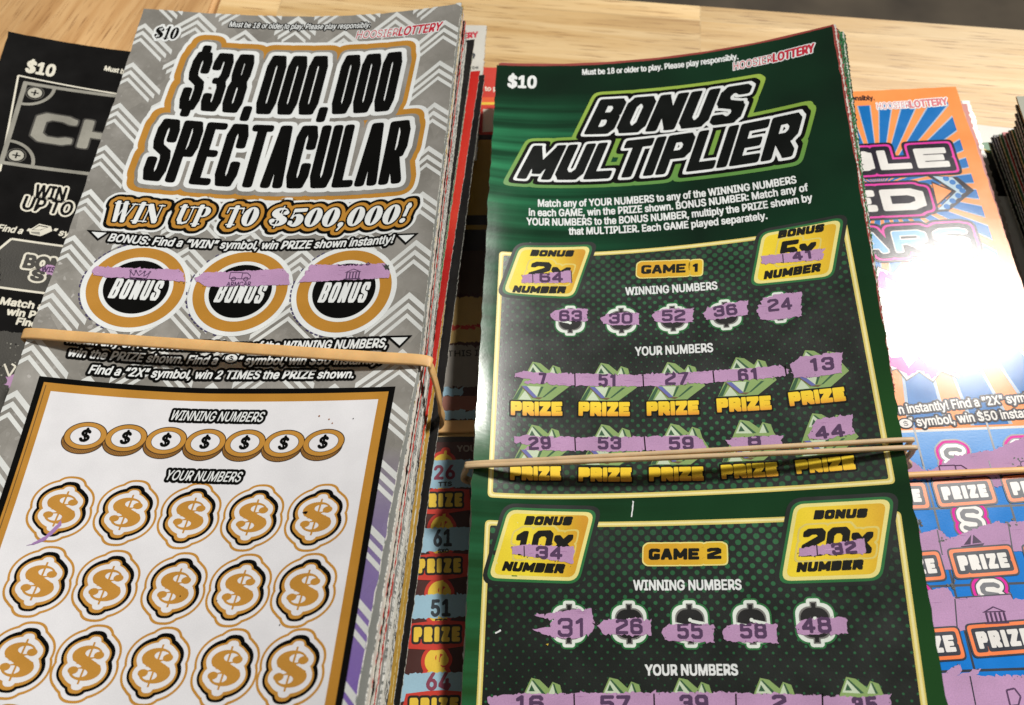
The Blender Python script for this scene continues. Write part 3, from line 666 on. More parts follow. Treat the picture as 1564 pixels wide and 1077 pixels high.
# three bonus spots
def crown(A, c):
    polyline(A, [c+(-2.6, 1.0), c+(-2.1, -1.5), c+(2.1, -1.5), c+(2.6, 1.0)], .22, 12, lav_ink, True); polyline(A, [c+(-2.2, -.9), c+(2.2, -.9)], .2, 12.1, lav_ink, True)
    polyline(A, [c+(-2.6, 1), c+(-1.3, -.3), c+(-1.2, 1.3), c+(0, -.2), c+(1.2, 1.3), c+(1.3, -.3), c+(2.6, 1)], .22, 12.2, lav_ink, True)
    for x in (-2.6, -1.2, 1.2, 2.6, 0): A.add([circ(c+(x, 1.25), .32), circ(c+(x, 1.25), .15)], 12.3, lav_ink)
def truck(A, c, k=1.):
    polyline(A, [c+(-3*k, -.8*k), c+(-3*k, 1.3*k), c+(.6*k, 1.3*k), c+(.6*k, -.8*k)], .22, 12, lav_ink, True)
    polyline(A, [c+(-3*k, -.8*k), c+(3.1*k, -.8*k), c+(3.1*k, .2*k), c+(2*k, 1.2*k), c+(.6*k, 1.2*k)], .22, 12.2, lav_ink, True)
    for x in (-1.7, 1.9): A.add([circ(c+(x*k, -.9*k), .75*k), circ(c+(x*k, -.9*k), .5*k)], 12.4, lav_ink)
def bank(A, c, k=1.):
    A.add([np.array([c+(-2.7*k, 1.1*k), c+(2.7*k, 1.1*k), c+(0, 2.4*k)])], 12, lav_ink); A.add([np.array([c+(-1.6*k, 1.3*k), c+(1.6*k, 1.3*k), c+(0, 2.05*k)])], 12.2, lav)
    for x in (-2.1, -1.1, -.1, .9, 1.9): A.add([rrect(c[0]+x*k, c[1]-1.1*k, c[0]+(x+.4)*k, c[1]+1.0*k, .05)], 12.1, lav_ink)
    polyline(A, [c+(-2.7*k, -1.35*k), c+(2.7*k, -1.35*k)], .35*k, 12.1, lav_ink, True)
SP = [((208.6, 438.5), ((164, 455.5), (245.5, 460)), 31, [(141, 413), (147, 407.5), (273, 412), (281, 418), (283, 430.5), (225, 426), (165, 424.5), (143, 421)], 'crown'),
      ((367.5, 445), ((325.5, 462), (404, 464)), 31, [(297, 426), (312, 416.5), (433, 411), (441, 419), (443, 435.5), (404, 436.5), (315, 438.5)], 'truck'),
      ((525.5, 444), ((484.5, 462.5), (562.5, 462.5)), 31, [(457, 432), (475, 405), (587, 403), (596, 413), (595, 425), (526, 428)], 'bank')]
for (cpx, bl, h, st, ic) in SP:
    A = Art(silver); c = A.sh.xy(*cpx)
    for r, mt, ly in ((14.3, white_ink, 4), (12.9, gold_ink, 4.6), (9.7, white_ink, 5.2), (8.6, black_ink, 5.8)): A.add([circ(c, r, r*.98, 90)], ly, mt)
    for k in range(26):
        if rng.random() < .75: t = 1.9+k*.1; A.add([circ(c, 14.35, 14.1, 5, 0, t, t+.075).tolist()+circ(c, 14.75, 14.4, 5, 0, t, t+.06)[::-1].tolist()], 5, ink('scratch_residue', (60, 50, 96)))
    drawn(A, [Drawn('BONUS', *seg(A, *bl), hmm(A, *bl, h), (.46, .44), .16, .55, 3.)], [(0, white_ink, 6.4)], .05)
    s = A.build('bonus_spot', root, so, 'round gold and black BONUS spot scratched to show a '+{'crown': 'crown', 'truck': 'armoured car', 'bank': 'bank building'}[ic])
    A = Art(silver); P = scratch(A, st, 10, .1)
    if ic == 'crown': crown(A, A.sh.xy(213, 421))
    elif ic == 'truck':
        truck(A, A.sh.xy(367, 423), .95); text(A, 'ARMCAR', (346, 438), (383, 437.5), 6.5, lav_ink, 12, bold=.05, clip=[P])
    else:
        bank(A, A.sh.xy(539, 421), .85); text(A, 'BONUS 8', (517, 406.5), (565, 405.5), 7, lav_ink, 12, bold=.12, clip=[P])
        for k in range(9): A.px([(583+rng.random()*14, 402+rng.random()*6), (586+rng.random()*12, 404+rng.random()*8), (588+rng.random()*8, 406+rng.random()*9)], 11, ink('coating_crumb', (70, 70, 70)))
    A.build('scratched_strip', s, so)
# play panel
A = Art(silver); FR = np.array([(5.9, -128.8), (50, -128.9), (96.9, -128.4), (97.7, -158), (99.0, -203), (99.6, -223), (9.0, -223), (7.1, -162)])
A.add([FR], 3, black_ink); A.add([inset(FR, 1.5)], 3.6, gold_ink); q = inset(FR, 2.2); A.add([line(q[0], q[-1], .22), line(q[-1], q[-2], .22)], 4.2, ink('gold_dark_line', (96, 70, 30)))  # thin dark line printed down the left of the gold frame
A.add([inset(FR, 3.75)], 4.2, panel_white)
text(A, 'WINNING NUMBERS', (259, 641.5), (403, 644.5), 14.5, white_ink, 7, outl=[(.66, black_ink)], bold=.07, shear=.22); text(A, 'YOUR NUMBERS', (251, 733), (369, 736.5), 15, white_ink, 7, outl=[(.66, black_ink)], bold=.07, shear=.22)
A.px([(40, 834), (52, 829), (66, 821), (78, 812), (90, 799), (95, 790), (94, 803), (82, 815), (66, 827), (52, 832)], 9.5, ink('purple_smear', (160, 122, 178)), .06)
A.px([(462, 784), (467, 781), (471, 782.5), (468, 786)], 9.5, black_ink, .05)
for x, y in ((428, 955), (540, 640), (276, 911), (332, 918)): A.add([circ(A.sh.xy(x, y), .16, n=8)], 9.5, black_ink)
pan = A.build('play_panel', root, so, 'white playing panel in a black and gold frame')
gold_dk = ink('coin_side', (150, 104, 40)); brown = ink('coin_outline', (62, 40, 18))
row = [(131, 666), (193, 669.5), (254, 673.5), (314, 676.5), (374.5, 677.5), (434, 678), (494.5, 676.5)]
for k, q in enumerate(row):
    A = Art(silver); c = A.sh.xy(*q); rt = .07
    A.add([circ(c+(-.25, -1.15), 5.25, 3.75, 60, rt)], 5, brown); A.add([circ(c+(-.25, -1.15), 5.0, 3.5, 60, rt)], 5.3, gold_dk)
    for t in np.linspace(3.5, 6.0, 30): A.add([line(c+(-.25+4.95*math.cos(t), -1.15+3.45*math.sin(t)), c+(-.1+4.95*math.cos(t), -.35+3.45*math.sin(t)), .09)], 5.5, brown)
    A.add([circ(c, 5.25, 3.75, 60, rt)], 5.8, brown); A.add([circ(c, 5.0, 3.5, 60, rt)], 6.1, ribbon); A.add([circ(c, 3.75, 2.55, 60, rt)], 6.4, brown); A.add([circ(c, 3.6, 2.42, 60, rt)], 6.7, panel_white)
    textmm(A, '$', c+(-1.2, -1.5), c+(1.2, -1.4), 3.0, black_ink, 7, bold=.22, shear=.1)
    A.build('coin_symbol', pan, so)
GR = [[(94, 777.5), (194, 783), (290.5, 787.5), (386.5, 790.5), (484.5, 790)], [(61, 888), (163.5, 894), (267.5, 898), (366, 901), (465, 901)], [(30, 1008), (133, 1013), (239, 1017), (345.5, 1020.5), (446, 1022)]]
uvs = np.array([[A.sh.xy(*q) for q in r] for r in GR]); dv = (uvs[2]-uvs[0])/2
GR = [list(r) for r in uvs]+[list(uvs[2]+dv)]
dz = Fat('$', np.array((-4.3, -3.5)), np.array((4.3, -3.5)), 7.0, .04)
class _C: pass
cap = Art(silver); drawn(cap, [dz], [(3.8, ribbon, 5), (3.25, panel_white, 5.5), (2.4, black_ink, 6), (1.7, ribbon, 6.4, -.1, -.16), (1.15, panel_white, 6.8), (0., ribbon, 7.2)], .06)
for r in GR:
    for c in r:
        A = Art(silver)
        for v, f, ly, mt in cap.items: A.tris(v+c, f, ly, mt)
        A.build('dollar_spot', pan, so)

# ------------------------------------------------------------------ the green ticket
go = base_origin(green)
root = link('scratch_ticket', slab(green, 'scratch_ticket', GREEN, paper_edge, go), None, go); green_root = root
tag(root, 'dark green scratch ticket reading BONUS MULTIPLIER, topmost on its bundle', 'lottery ticket', 'tickets in the green bundle')
A = Art(green)
text(A, '$10', (776, 133), (818, 134.5), 17.5, white_ink, 3, bold=.35); text(A, 'Must be 18 or older to play. Please play responsibly.', (889.5, 114.5), (1127.5, 90.5), 8.5, white_ink, 3, bold=.1)
text(A, 'HOOSIER', (1120.5, 107.5), (1181, 95), 11.5, red_ink, 4, outl=[(.32, white_ink)], shear=.1); text(A, 'LOTTERY', (1181, 95), (1246, 78.5), 12.5, red_ink, 4, outl=[(.32, white_ink)], bold=.22, shear=.15)
for t, p, q in (('Match any of YOUR NUMBERS to any of the WINNING NUMBERS', (822, 315.6), (1216.5, 279.6)), ('in each GAME, win the PRIZE shown. BONUS NUMBER: Match any of', (808, 329.5), (1234.5, 291.5)),
                ('YOUR NUMBERS to the BONUS NUMBER, multiply the PRIZE shown by', (804.5, 343.6), (1241, 307)), ('that MULTIPLIER. Each GAME played separately.', (869, 358.5), (1172, 334.5))):
    text(A, t, p, q, 10.5, white_ink, 3, bold=.12)
for k in range(46): # scuffs and crumbs of coating
    x, y = 790+rng.random()*110, 371+rng.random()*6; A.add([circ(A.sh.xy(x, y), .1+.16*rng.random(), n=6)], 2.5, ink('grey_crumb', (120, 128, 122)))
A.px([(966, 765), (968.5, 766), (967, 778), (965, 790), (963.5, 789), (965.5, 777)], 3, white_ink, .04)
A.px([(756, 967), (765, 962), (766, 964), (757, 969)], 12, white_ink, .05); A.px([(834, 984), (838, 983), (837, 986)], 12, ink('yellow_speck', (210, 180, 60)), .04)
A.build('printing', root, go)
lime = grad('title_rim', 1, [(0, (150, 178, 66)), (.45, (120, 160, 60)), (1, (34, 120, 60))], lo=12, hi=62)
A = Art(green); l1, l2 = ((891, 206), (1157, 183)), ((788, 273), (1240, 234))
ln = [Drawn('BONUS', *seg(A, *l1), hat(A, *l1, (900, 205), 53), (1.72, 1.5), .36, .5, 5., hat(A, *l1, (1140, 185), 57)), Drawn('MULTIPLIER', *seg(A, *l2), hat(A, *l2, (800, 272), 51), (1.52, 1.55), .36, .5, 5., hat(A, *l2, (1220, 236), 66))]
drawn(A, ln, [(3.2, lime, 3), (2.0, black_ink, 4), (.85, white_ink, 5), (0, ink('title_black', (6, 10, 8), .34, spec=.2, bump=.008), 6)], .07)
tag(A.build('title_lettering', root, go), 'slanted black lettering BONUS MULTIPLIER with white and lime rims')
yel = grad('badge_yellow', 0, [(0, (236, 206, 50)), (.14, (242, 222, 56)), (.27, (210, 152, 36)), (.5, (220, 170, 40)), (.74, (244, 218, 48)), (.86, (236, 200, 44)), (1, (208, 146, 36))], lo=0, hi=102, rough=.36)
pale = ink('pale_yellow', (236, 224, 140), .36); rimg = ink('badge_rim', (40, 112, 58), .36)
orange_y = grad('prize_yellow', 1, [(0, (250, 214, 40)), (1, (226, 142, 32))], lo=118.2, hi=122.2)
framey = ink('frame_yellow', (222, 204, 110), .36)
deepb = ink('badge_black', (20, 20, 13), .4, spec=.25)
money = [ink('note_green', (134, 164, 96)), ink('note_dark', (38, 84, 50)), ink('note_pale', (196, 212, 184)), ink('note_violet', (96, 100, 170)), ink('note_brown', (104, 84, 50))]
def Z8(x, y): return (780+x*.1918, 540+y*.1918)
ANCH = np.array(green.xy(883.5, 635))
HOUSE = [([(610, 265), (655, 175), (708, 76), (770, 88), (838, 142), (866, 100), (922, 118), (940, 178), (995, 265), (850, 374), (553, 374)], 0, 6),
 ([(556, 372), (620, 268), (640, 270), (590, 372)], 1, 6.3), ([(600, 372), (650, 300), (700, 372)], 2, 6.3), ([(668, 172), (712, 92), (790, 178)], 2, 6.3), ([(712, 92), (724, 90), (815, 176), (790, 178)], 1, 6.6), ([(690, 160), (710, 118), (736, 160)], 1, 6.6),
 ([(836, 178), (868, 112), (890, 178)], 2, 6.3), ([(868, 112), (880, 112), (908, 178), (890, 178)], 1, 6.6),
 ([(622, 266), (662, 266), (748, 352), (716, 354)], 3, 6.6), ([(612, 266), (624, 266), (718, 356), (708, 358)], 4, 6.8), ([(664, 266), (770, 268), (742, 345)], 2, 6.5), ([(775, 268), (795, 268), (758, 345), (745, 345)], 1, 6.8), ([(880, 268), (905, 268), (800, 350), (785, 350)], 1, 6.8), ([(710, 356), (748, 350), (790, 352), (760, 368)], 4, 6.9)]
HL = [([green.xy(*Z8(*q))-ANCH for q in pts], m_, ly) for pts, m_, ly in HOUSE]
def prize_spot(parent, p, q, h, num, numpx, nh, strip, shared=None, word=True, label=None):
    A = Art(green); a, b = seg(A, p, q); e = (b-a)/np.hypot(*(b-a)); n = np.array([-e[1], e[0]]); k = np.hypot(*(b-a))/12.9
    for pts, m_, ly in HL: A.add([np.array([a+(x*e+y*n)*k for x, y in pts])], ly, money[m_])
    if word:
        hh = hmm(A, p, q, h)
        mt = grad('prize_yellow_%d' % round(-a[1]), 1, [(0, (250, 216, 44)), (.55, (246, 200, 40)), (1, (222, 134, 32))], lo=-a[1]-hh, hi=-a[1]+.2)
        drawn(A, [Drawn('PRIZE', a, b, hh, (.56, .62), 0, .16, 6.)], [(.4, deepb, 7), (0, mt, 7.6)], .05)
    o = A.build('prize_spot', parent, go, label)
    return o
def digits(A, t, p, q, h, clip, layer=12, pen=(.36, .36)):
    a, b = seg(A, p, q); drawn(A, [Drawn(t, a, b, hmm(A, p, q, h), pen, 0., .5, 3.)], [(0, lav_ink, layer)], .05, clip=clip)
def panel(frame_px, parent, bottom=None):
    A = Art(green); P = np.array([A.sh.xy(*p) for p in frame_px])
    A.add([roundpoly(P, 1.2)], 2.5, framey); A.add([roundpoly(inset(P, .35), 1.0)], 2.8, ink('frame_cream', (240, 230, 168), .36)); A.add([roundpoly(inset(P, .85), .8)], 3.1, framey); A.add([roundpoly(inset(P, 1.25), .6)], 3.4, HALF); return A
def badge(parent, pts, words, mult, strip, num, bars, label):
    A = Art(green); P = np.array([A.sh.xy(*p) for p in pts])
    A.add([roundpoly(inset(P, -1.7), 3.4)], 4.2, ink('badge_surround', (12, 22, 16), .42)); A.add([roundpoly(inset(P, -.75), 2.6)], 4.6, rimg); A.add([roundpoly(inset(P, -.1), 2.2)], 5, pale); A.add([roundpoly(inset(P, .75), 1.7)], 5.4, yel)
    for t, p, q, h in words: drawn(A, [Drawn(t, *seg(A, p, q), hmm(A, p, q, h), (.42, .40), .28, .12, 5.)], [(0, deepb, 6)], .045)
    t, p, q, h = mult; drawn(A, [Drawn(t, *seg(A, p, q), hmm(A, p, q, h), (.8, .75), .25, .3, 4.)], [(1.25, framey, 6), (.85, yel, 6.4), (0, deepb, 6.8)], .05)
    Q = scratch(A, strip, 9, .1); t, p, q, h = num; digits(A, t, p, q, h, [Q], 11)
    for (x0, y0, x1, y1) in bars: A.add([line(A.sh.xy(x0, y0), A.sh.xy(x1, y1), .22)], 11, deepb)
    A.build('multiplier_badge', parent, go, label)
def winning(parent, c, w, h, strip, t, dp, dq, dh, label):
    A = Art(green); c = A.sh.xy(*c); wg = ink('symbol_white', (226, 234, 226), .4); sb = ink('symbol_black', (20, 20, 20), .4); sk = ink('symbol_grey', (120, 120, 116), .4)
    body = lambda g: rrect(c[0]-w/2-g, c[1]-h*.40-g, c[0]+w/2+g, c[1]+h*.40+g, min(w, h)*.30+max(g, 0)*.8)
    nub = lambda g: rrect(c[0]-w*.17-g, c[1]-h*.5-g, c[0]+w*.17+g, c[1]+h*.5+g, .5+g)
    for g, mt, ly in ((.55, rimg, 4.2), (.15, wg, 4.8), (-.55, sk, 5.4), (-.85, sb, 6)):
        A.add([body(g)], ly, mt); A.add([nub(g)], ly+.2, mt)
    A.add([np.array([c+(.1, 1.0), c+(w/2-.6, .35), c+(w/2-.5, -.35), c+(.3, .25)])], 6.6, wg); A.add([circ(c+(.05, .85), .42)], 6.7, wg)
    A.add([np.array([c+(-.1, -1.0), c+(-w/2+.6, -.35), c+(-w/2+.5, .35), c+(-.3, -.25)])], 6.6, wg); A.add([circ(c+(-.05, -.75), .42)], 6.8, wg)
    Q = scratch(A, strip, 9, .13); digits(A, t, dp, dq, dh, [Q], 11); A.build('dollar_symbol', parent, go, label)
# game 1
A = panel([(762.5, 384), (1293, 339), (1368, 739), (744.5, 759.5)], root)
text(A, 'WINNING NUMBERS', (955.8, 451), (1095.6, 442), 11.5, white_ink, 5, bold=.13); text(A, 'YOUR NUMBERS', (970.5, 543.5), (1089, 537.5), 13, white_ink, 5, bold=.14)
for t, p, q, h in (('GAME', (979, 419), (1048, 416.5), 13.5), ('1', (1057, 416), (1069, 415.5), 13)):
    drawn(A, [Drawn(t, *seg(A, p, q), hmm(A, p, q, h), (.42, .37), .05, .2, 4.)], [(1.45, pale, 4.6), (1.15, yel, 5), (0, deepb, 5.6)], .05)
g1 = A.build('game_panel', root, go, 'dotted black GAME 1 panel in a yellow frame')
badge(g1, [(794.5, 378), (902, 377), (875, 453), (769.5, 446)], [('BONUS', (809, 391.5), (878, 392.5), 10), ('NUMBER', (782, 447), (866, 448.5), 11)], ('2x', (803, 429), (874, 432), 30), [(796, 420.6), (872, 414), (874, 432), (797, 432)], ('64', (824, 432), (860, 432), 16), [(813.5, 419, 814, 432), (872.5, 414, 873.5, 432)], 'yellow badge reading BONUS 2x NUMBER with 64 scratched out')
badge(g1, [(1165, 358), (1284, 336), (1269, 421.5), (1150.5, 434)], [('BONUS', (1187.5, 365), (1262, 353.5), 12), ('NUMBER', (1166, 427.5), (1257, 414.5), 13)], ('5x', (1188, 403), (1254, 394), 33), [(1162, 392), (1259, 380), (1257, 397), (1164, 404)], ('41', (1211.5, 399.5), (1243, 395), 15), [(1195.5, 389, 1196.5, 402)], 'yellow badge reading BONUS 5x NUMBER with 41 scratched out')
def rg(x0, x1, y0, y1, s=0, w=0): return [(x0, (y0+y1)/2+s/2), (x0+8, y0+3+s/2), (x0+20, y0+1+s/3), ((x0+x1)/2, y0+w), (x1, y0-s/2), (x1-2, (y0+y1)/2-s/2), (x1, y1-s/2), ((x0+x1)/2, y1-w), (x0+16, y1+s/3), (x0+5, y1-2+s/2)]
for cpx, st, t, dp, dq, dh in (((871, 490), rg(839, 898, 472, 491, 0), '63', (854, 491.5), (889, 491.5), 17), ((949, 490), rg(917, 977, 478, 497, 0), '30', (930, 495), (966, 495), 17), ((1027.5, 487), rg(995, 1060, 472, 493, 1), '52', (1011, 491.5), (1047, 490.5), 17),
     ((1108, 481), rg(1073, 1143, 464, 486, 9), '36', (1091, 485), (1127, 481), 17), ((1190, 470), rg(1156, 1226, 450, 487, 8, -1), '24', (1174, 477), (1211, 473), 19)):
    winning(g1, cpx, 7.6, 9.0, st, t, dp, dq, dh, 'black dollar symbol scratched to show %s' % t)
R1 = [('7', (780, 634.5), (859, 635.5), (823, 590), (835, 590)), ('51', (883.5, 635.5), (962, 636), (914, 591), (943, 591)), ('27', (988, 635.5), (1068, 633.5), (1016, 588.5), (1052, 588)), ('61', (1095.5, 630.5), (1179, 626), (1128, 584), (1160, 582)), ('13', (1206.5, 621), (1292.5, 612.5), (1238, 568), (1275, 565))]
R2 = [('29', (779, 733.5), (857, 734), (808, 688), (842, 686)), ('53', (883.5, 735.5), (965, 736), (913, 687), (949, 687)), ('59', (991.5, 735.5), (1075, 734.5), (1022, 688), (1060, 687)), ('8', (1102.5, 732), (1189, 727.5), (1143, 683), (1163, 682)), ('44', (1217, 724.5), (1307.5, 717), (1247, 672), (1292, 667))]
for Rw in (R1, R2):
    for t, p, q, dp, dq in Rw: prize_spot(g1, p, q, 21.5, t, None, 17, None, label='stack of banknotes above the word PRIZE, scratched to show %s' % t)
A = Art(green)
S1 = [(788, 571), (800, 567.5), (872, 571), (985, 572), (1085, 567), (1192, 559), (1205, 566), (1200, 575), (1088, 585), (985, 590.5), (880, 589.5), (800, 585), (812, 580), (785, 576)]
S1b = [(1207, 558), (1222, 546), (1262, 541), (1288, 538), (1285, 552), (1286, 570), (1240, 577), (1212, 577)]
S2 = [(784, 668), (802, 665.5), (880, 668), (985, 667), (1060, 665), (1073, 672), (1080, 684), (1062, 690), (985, 689), (880, 689), (800, 687), (812, 680), (786, 676)]
S2b = [(1108, 672), (1130, 668), (1196, 665), (1193, 676), (1197, 680), (1150, 684), (1118, 683)]; S2c = [(1234, 665), (1247, 642), (1303, 633), (1301, 650), (1306, 662), (1262, 672), (1236, 671)]
Q = [scratch(A, s, 9, .13) for s in (S1, S1b, S2, S2b, S2c)]
for t, p, q, dp, dq in R1+R2: digits(A, t, dp, dq, 20, Q, 11, (.4, .36))
for x0, y0, x1, y1 in ((878, 571, 878.5, 590), (982, 572, 983, 590.5), (1089, 567, 1091, 585), (1199, 559, 1201, 574), (878, 668, 879, 689), (984, 667, 986, 689)): A.add([line(A.sh.xy(x0, y0), A.sh.xy(x1, y1), .3)], 11, black_ink)
A.build('scratched_strip', g1, go)
# game 2
A = panel([(741, 794), (1375.5, 780.5), (1446, 1290), (717, 1290)], root)
text(A, 'WINNING NUMBERS', (968, 901.5), (1132.5, 900.5), 15, white_ink, 5, bold=.14); text(A, 'YOUR NUMBERS', (986, 1031.5), (1127, 1031), 16, white_ink, 5, bold=.15)
for t, p, q, h in (('GAME', (990.5, 855.5), (1069, 855), 17.5), ('2', (1080, 854.5), (1103, 854), 17.5)):
    drawn(A, [Drawn(t, *seg(A, p, q), hmm(A, p, q, h), (.46, .4), .05, .2, 4.)], [(1.5, pale, 4.6), (1.2, yel, 5), (0, deepb, 5.6)], .05)
g2 = A.build('game_panel', root, go, 'dotted black GAME 2 panel in a yellow frame')
badge(g2, [(777, 779), (907, 783), (880.5, 887), (747, 882)], [('BONUS', (800, 802), (876, 803), 14), ('NUMBER', (766, 872), (864, 876.5), 15)], ('10x', (781, 849), (880, 845), 37), [(781, 835.5), (801, 832), (877, 835.5), (875, 861), (783, 845.7)], ('34', (818, 854), (859, 855), 20), [(800.5, 834, 801, 851)], 'yellow badge reading BONUS 10x NUMBER with 34 scratched out')
badge(g2, [(1214, 771), (1360, 763), (1342, 882), (1194, 887)], [('BONUS', (1242, 794), (1328, 791), 14.5), ('NUMBER', (1216, 874.5), (1322, 870), 15.5)], ('20x', (1222, 851), (1343, 845), 43), [(1223, 837.5), (1319, 823), (1323, 845.7), (1218.8, 849.8)], ('32', (1272, 849), (1310, 846), 20), [(1247.5, 833, 1248.5, 848)], 'yellow badge reading BONUS 20x NUMBER with 32 scratched out')
for cpx, st, t, dp, dq, dh in (((869, 953), [(815, 940), (846, 936), (880, 931), (903, 929.5), (906, 945), (908, 960), (897, 972), (880, 976), (843, 973), (812, 962), (838, 957), (846, 948)], '31', (852, 973), (896, 973), 29), ((961, 953), rg(914, 996, 945, 970, -2), '26', (941, 969), (982, 969), 24), ((1054, 953), rg(1010, 1091, 953, 980, -2), '55', (1035, 976), (1074, 976), 25),
     ((1148, 953), rg(1102, 1188, 953, 981, -2), '58', (1131, 975.5), (1172, 975.5), 24), ((1245, 951), rg(1214, 1295, 944, 969, 3), '48', (1226, 967.5), (1271, 967), 25)):
    winning(g2, cpx, 7.6, 10.2, st, t, dp, dq, dh, 'black dollar symbol scratched to show %s' % t)
A2 = Art(green); S = [(745, 1064), (790, 1060), (878, 1059), (1000, 1058), (1110, 1057.5), (1255, 1062), (1310, 1066), (1360, 1060), (1362, 1110), (745, 1112)]
Q = [scratch(A2, S, 9, .13)]
for t, p, q in (('16', (787, 1088), (831, 1088)), ('57', (917, 1088), (964, 1088)), ('39', (1039, 1087), (1083, 1087)), ('2', (1181, 1087), (1203, 1087)), ('35', (1304, 1090), (1342, 1089))): digits(A2, t, p, q, 26, Q, 11, (.42, .38))
for x in (877, 999, 1124, 1256): A2.add([line(A2.sh.xy(x, 1059.5), A2.sh.xy(x+1, 1100), .3)], 11, black_ink)
for x0, x1 in ((772, 861), (894, 985), (1003, 1095), (1130, 1224), (1264, 1362)):
    prize_spot(g2, (x0+4, 1138), (x1-2, 1138), 24, '', None, 0, None, label='stack of banknotes mostly under a scratched lavender strip')
A2.build('scratched_strip', g2, go)

# ------------------------------------------------------------------ the blue and orange ticket
def clip_rect(P, x0, y0, x1, y1):
    for ax, val, sg in ((0, x0, 1), (0, x1, -1), (1, y0, 1), (1, y1, -1)):
        out = []
        for a, b in zip(P, P[1:]+P[:1]):
            ia, ib = sg*(a[ax]-val) >= 0, sg*(b[ax]-val) >= 0
            if ia: out.append(a)
            if ia != ib: t = (val-a[ax])/(b[ax]-a[ax]); out.append(tuple(np.array(a)+t*(np.array(b)-np.array(a))))
        P = out
        if len(P) < 3: return []
    return P
bo = base_origin(blue); BG = dict(rough=.15, bump=.03, bscale=3.0, spec=.13)
orange = ink('orange_print', (248, 152, 84), **BG)
root = link('scratch_ticket', slab(blue, 'scratch_ticket', orange, paper_edge, bo), None, bo)
tag(root, 'orange and blue sunburst scratch ticket glaring white in the middle, right of the green bundle', 'lottery ticket', 'tickets in the blue bundle'); blue_root = root
bl_ink = ink('ray_blue', (22, 112, 186), **BG); ray_pale = ink('ray_halo', (170, 190, 210), **BG); mag = ink('magenta', (226, 60, 166), **BG); dk = ink('title_dark', (34, 30, 42), **BG); wh_b = ink('title_white', (228, 226, 222), **BG)
A = Art(blue); C0 = A.sh.xy(1344, 285); vg = blue.uv(1440, 655)[1]
for k in range(30):
    t = math.radians(k*12+3)
    for dw, ly, mt in ((math.radians(3.9), 1, ray_pale), (math.radians(3.2), 1.5, bl_ink)):
        P = [tuple(C0), tuple(C0+260*np.array([math.cos(t-dw), math.sin(t-dw)])), tuple(C0+260*np.array([math.cos(t+dw), math.sin(t+dw)]))]
        P = clip_rect(P, 3.2, -vg+.6, W-4.2, -6.2)
        if len(P) > 2: A.add([np.array(P)], ly, mt)
text(A, 'Must be 18 or older to play. Please play responsibly.', (1096, 158), (1336, 153), 7, dk, 3, bold=.1); text(A, 'HOOSIER', (1340, 167.5), (1391, 165), 10, red_ink, 4, outl=[(.32, white_ink)], shear=.1); text(A, 'LOTTERY', (1391, 165), (1449, 160), 10.5, red_ink, 4, outl=[(.32, white_ink)], bold=.2, shear=.12)
c = A.sh.xy(1400, 490); zz = []
for k in range(44): t = 2*math.pi*k/44; r = (22.5 if k % 2 else 19.0); zz.append(c+r*np.array([math.cos(t)*1.12, math.sin(t)*.86]))
A.add([np.array(zz)], 3, dk); A.add([c+(np.array(zz)-c)*.975], 3.4, wh_b)
q = [c+(p-c)*(.92 if k % 2 else .95) for k, p in enumerate(zz)]; A.add([ragged(q, .25, .6), np.array([c+(p-c)*(.74+.05*math.sin(k*2.1)) for k, p in enumerate(zz)])], 3.8, mag)
text(A, 'n instantly! Find a “2X” symbol,', (1374.5, 632.5), (1593, 611), 13.5, wh_b, 6, outl=[(.5, dk)], bold=.14); text(A, '” symbol, win $50 instantly!', (1391, 652), (1596, 635), 13.5, wh_b, 6, outl=[(.5, dk)], bold=.14)
c = A.sh.xy(1383, 647); A.add([circ(c, 2.1, 1.6)], 6, dk); A.add([circ(c, 1.7, 1.25)], 6.4, wh_b); textmm(A, '$', c+(-.6, -.7), c+(.6, -.7), 1.3, dk, 7)
A.build('printing', root, bo)
A = Art(blue)
E1 = [Drawn('BLE', *seg(A, (1285, 263.5), (1452, 255)), 7.6, (1.35, 1.15), 0, 1.6, 6.), Drawn('ED', *seg(A, (1279, 326.5), (1417.5, 320)), 8.0, (1.5, 1.25), 0, 1.6, 4.), Drawn('ARS', *seg(A, (1305, 390.5), (1486, 381)), 7.9, (1.35, 1.1), 0, 1.6, 3.)]
drawn(A, E1, [(3.1, dk, 4), (2.35, mag, 4.6), (1.65, dk, 5.2)], .09); drawn(A, E1[:2], [(0, wh_b, 6)], .07); drawn(A, E1[2:], [(0, wh_b, 6), (-.32, ink('letter_blue', (120, 176, 220), **BG), 6.5)], .07)
def zb(x, y): return (1290+x*.2692, 130+y*.2692)
for pts, mt, ly in (([(462, 512), (640, 522), (736, 598), (590, 716), (512, 722), (620, 604)], dk, 3), ([(500, 518), (612, 524), (690, 600), (570, 706), (528, 708), (634, 604)], ink('arrow_pale', (176, 200, 214), **BG), 3.4), ([(490, 545), (624, 602), (524, 690)], dk, 3.6), ([(497, 558), (606, 602), (526, 676)], orange, 4)): A.px([zb(*q) for q in pts], ly, mt)
for x, y in ((575, 532), (612, 552), (648, 578), (668, 600), (644, 628), (612, 658), (580, 690)): A.add([circ(A.sh.xy(*zb(x, y)), .95)], 3.7, bl_ink)
tag(A.build('title_lettering', root, bo), 'white block lettering with magenta and dark outlines on a sunburst')
A = Art(blue); sky = grad('grid_blue', 1, [(0, (70, 146, 214)), (.4, (30, 130, 214)), (1, (22, 122, 210))], lo=vg, hi=vg+40, rough=.22, bump=.03, bscale=2., spec=.2)
A.add([rrect(1.6, -212, W-1.6, -vg, .3)], 2.5, wh_b); A.add([rrect(1.9, -212, W-1.9, -vg-.7, .3)], 2.8, sky)
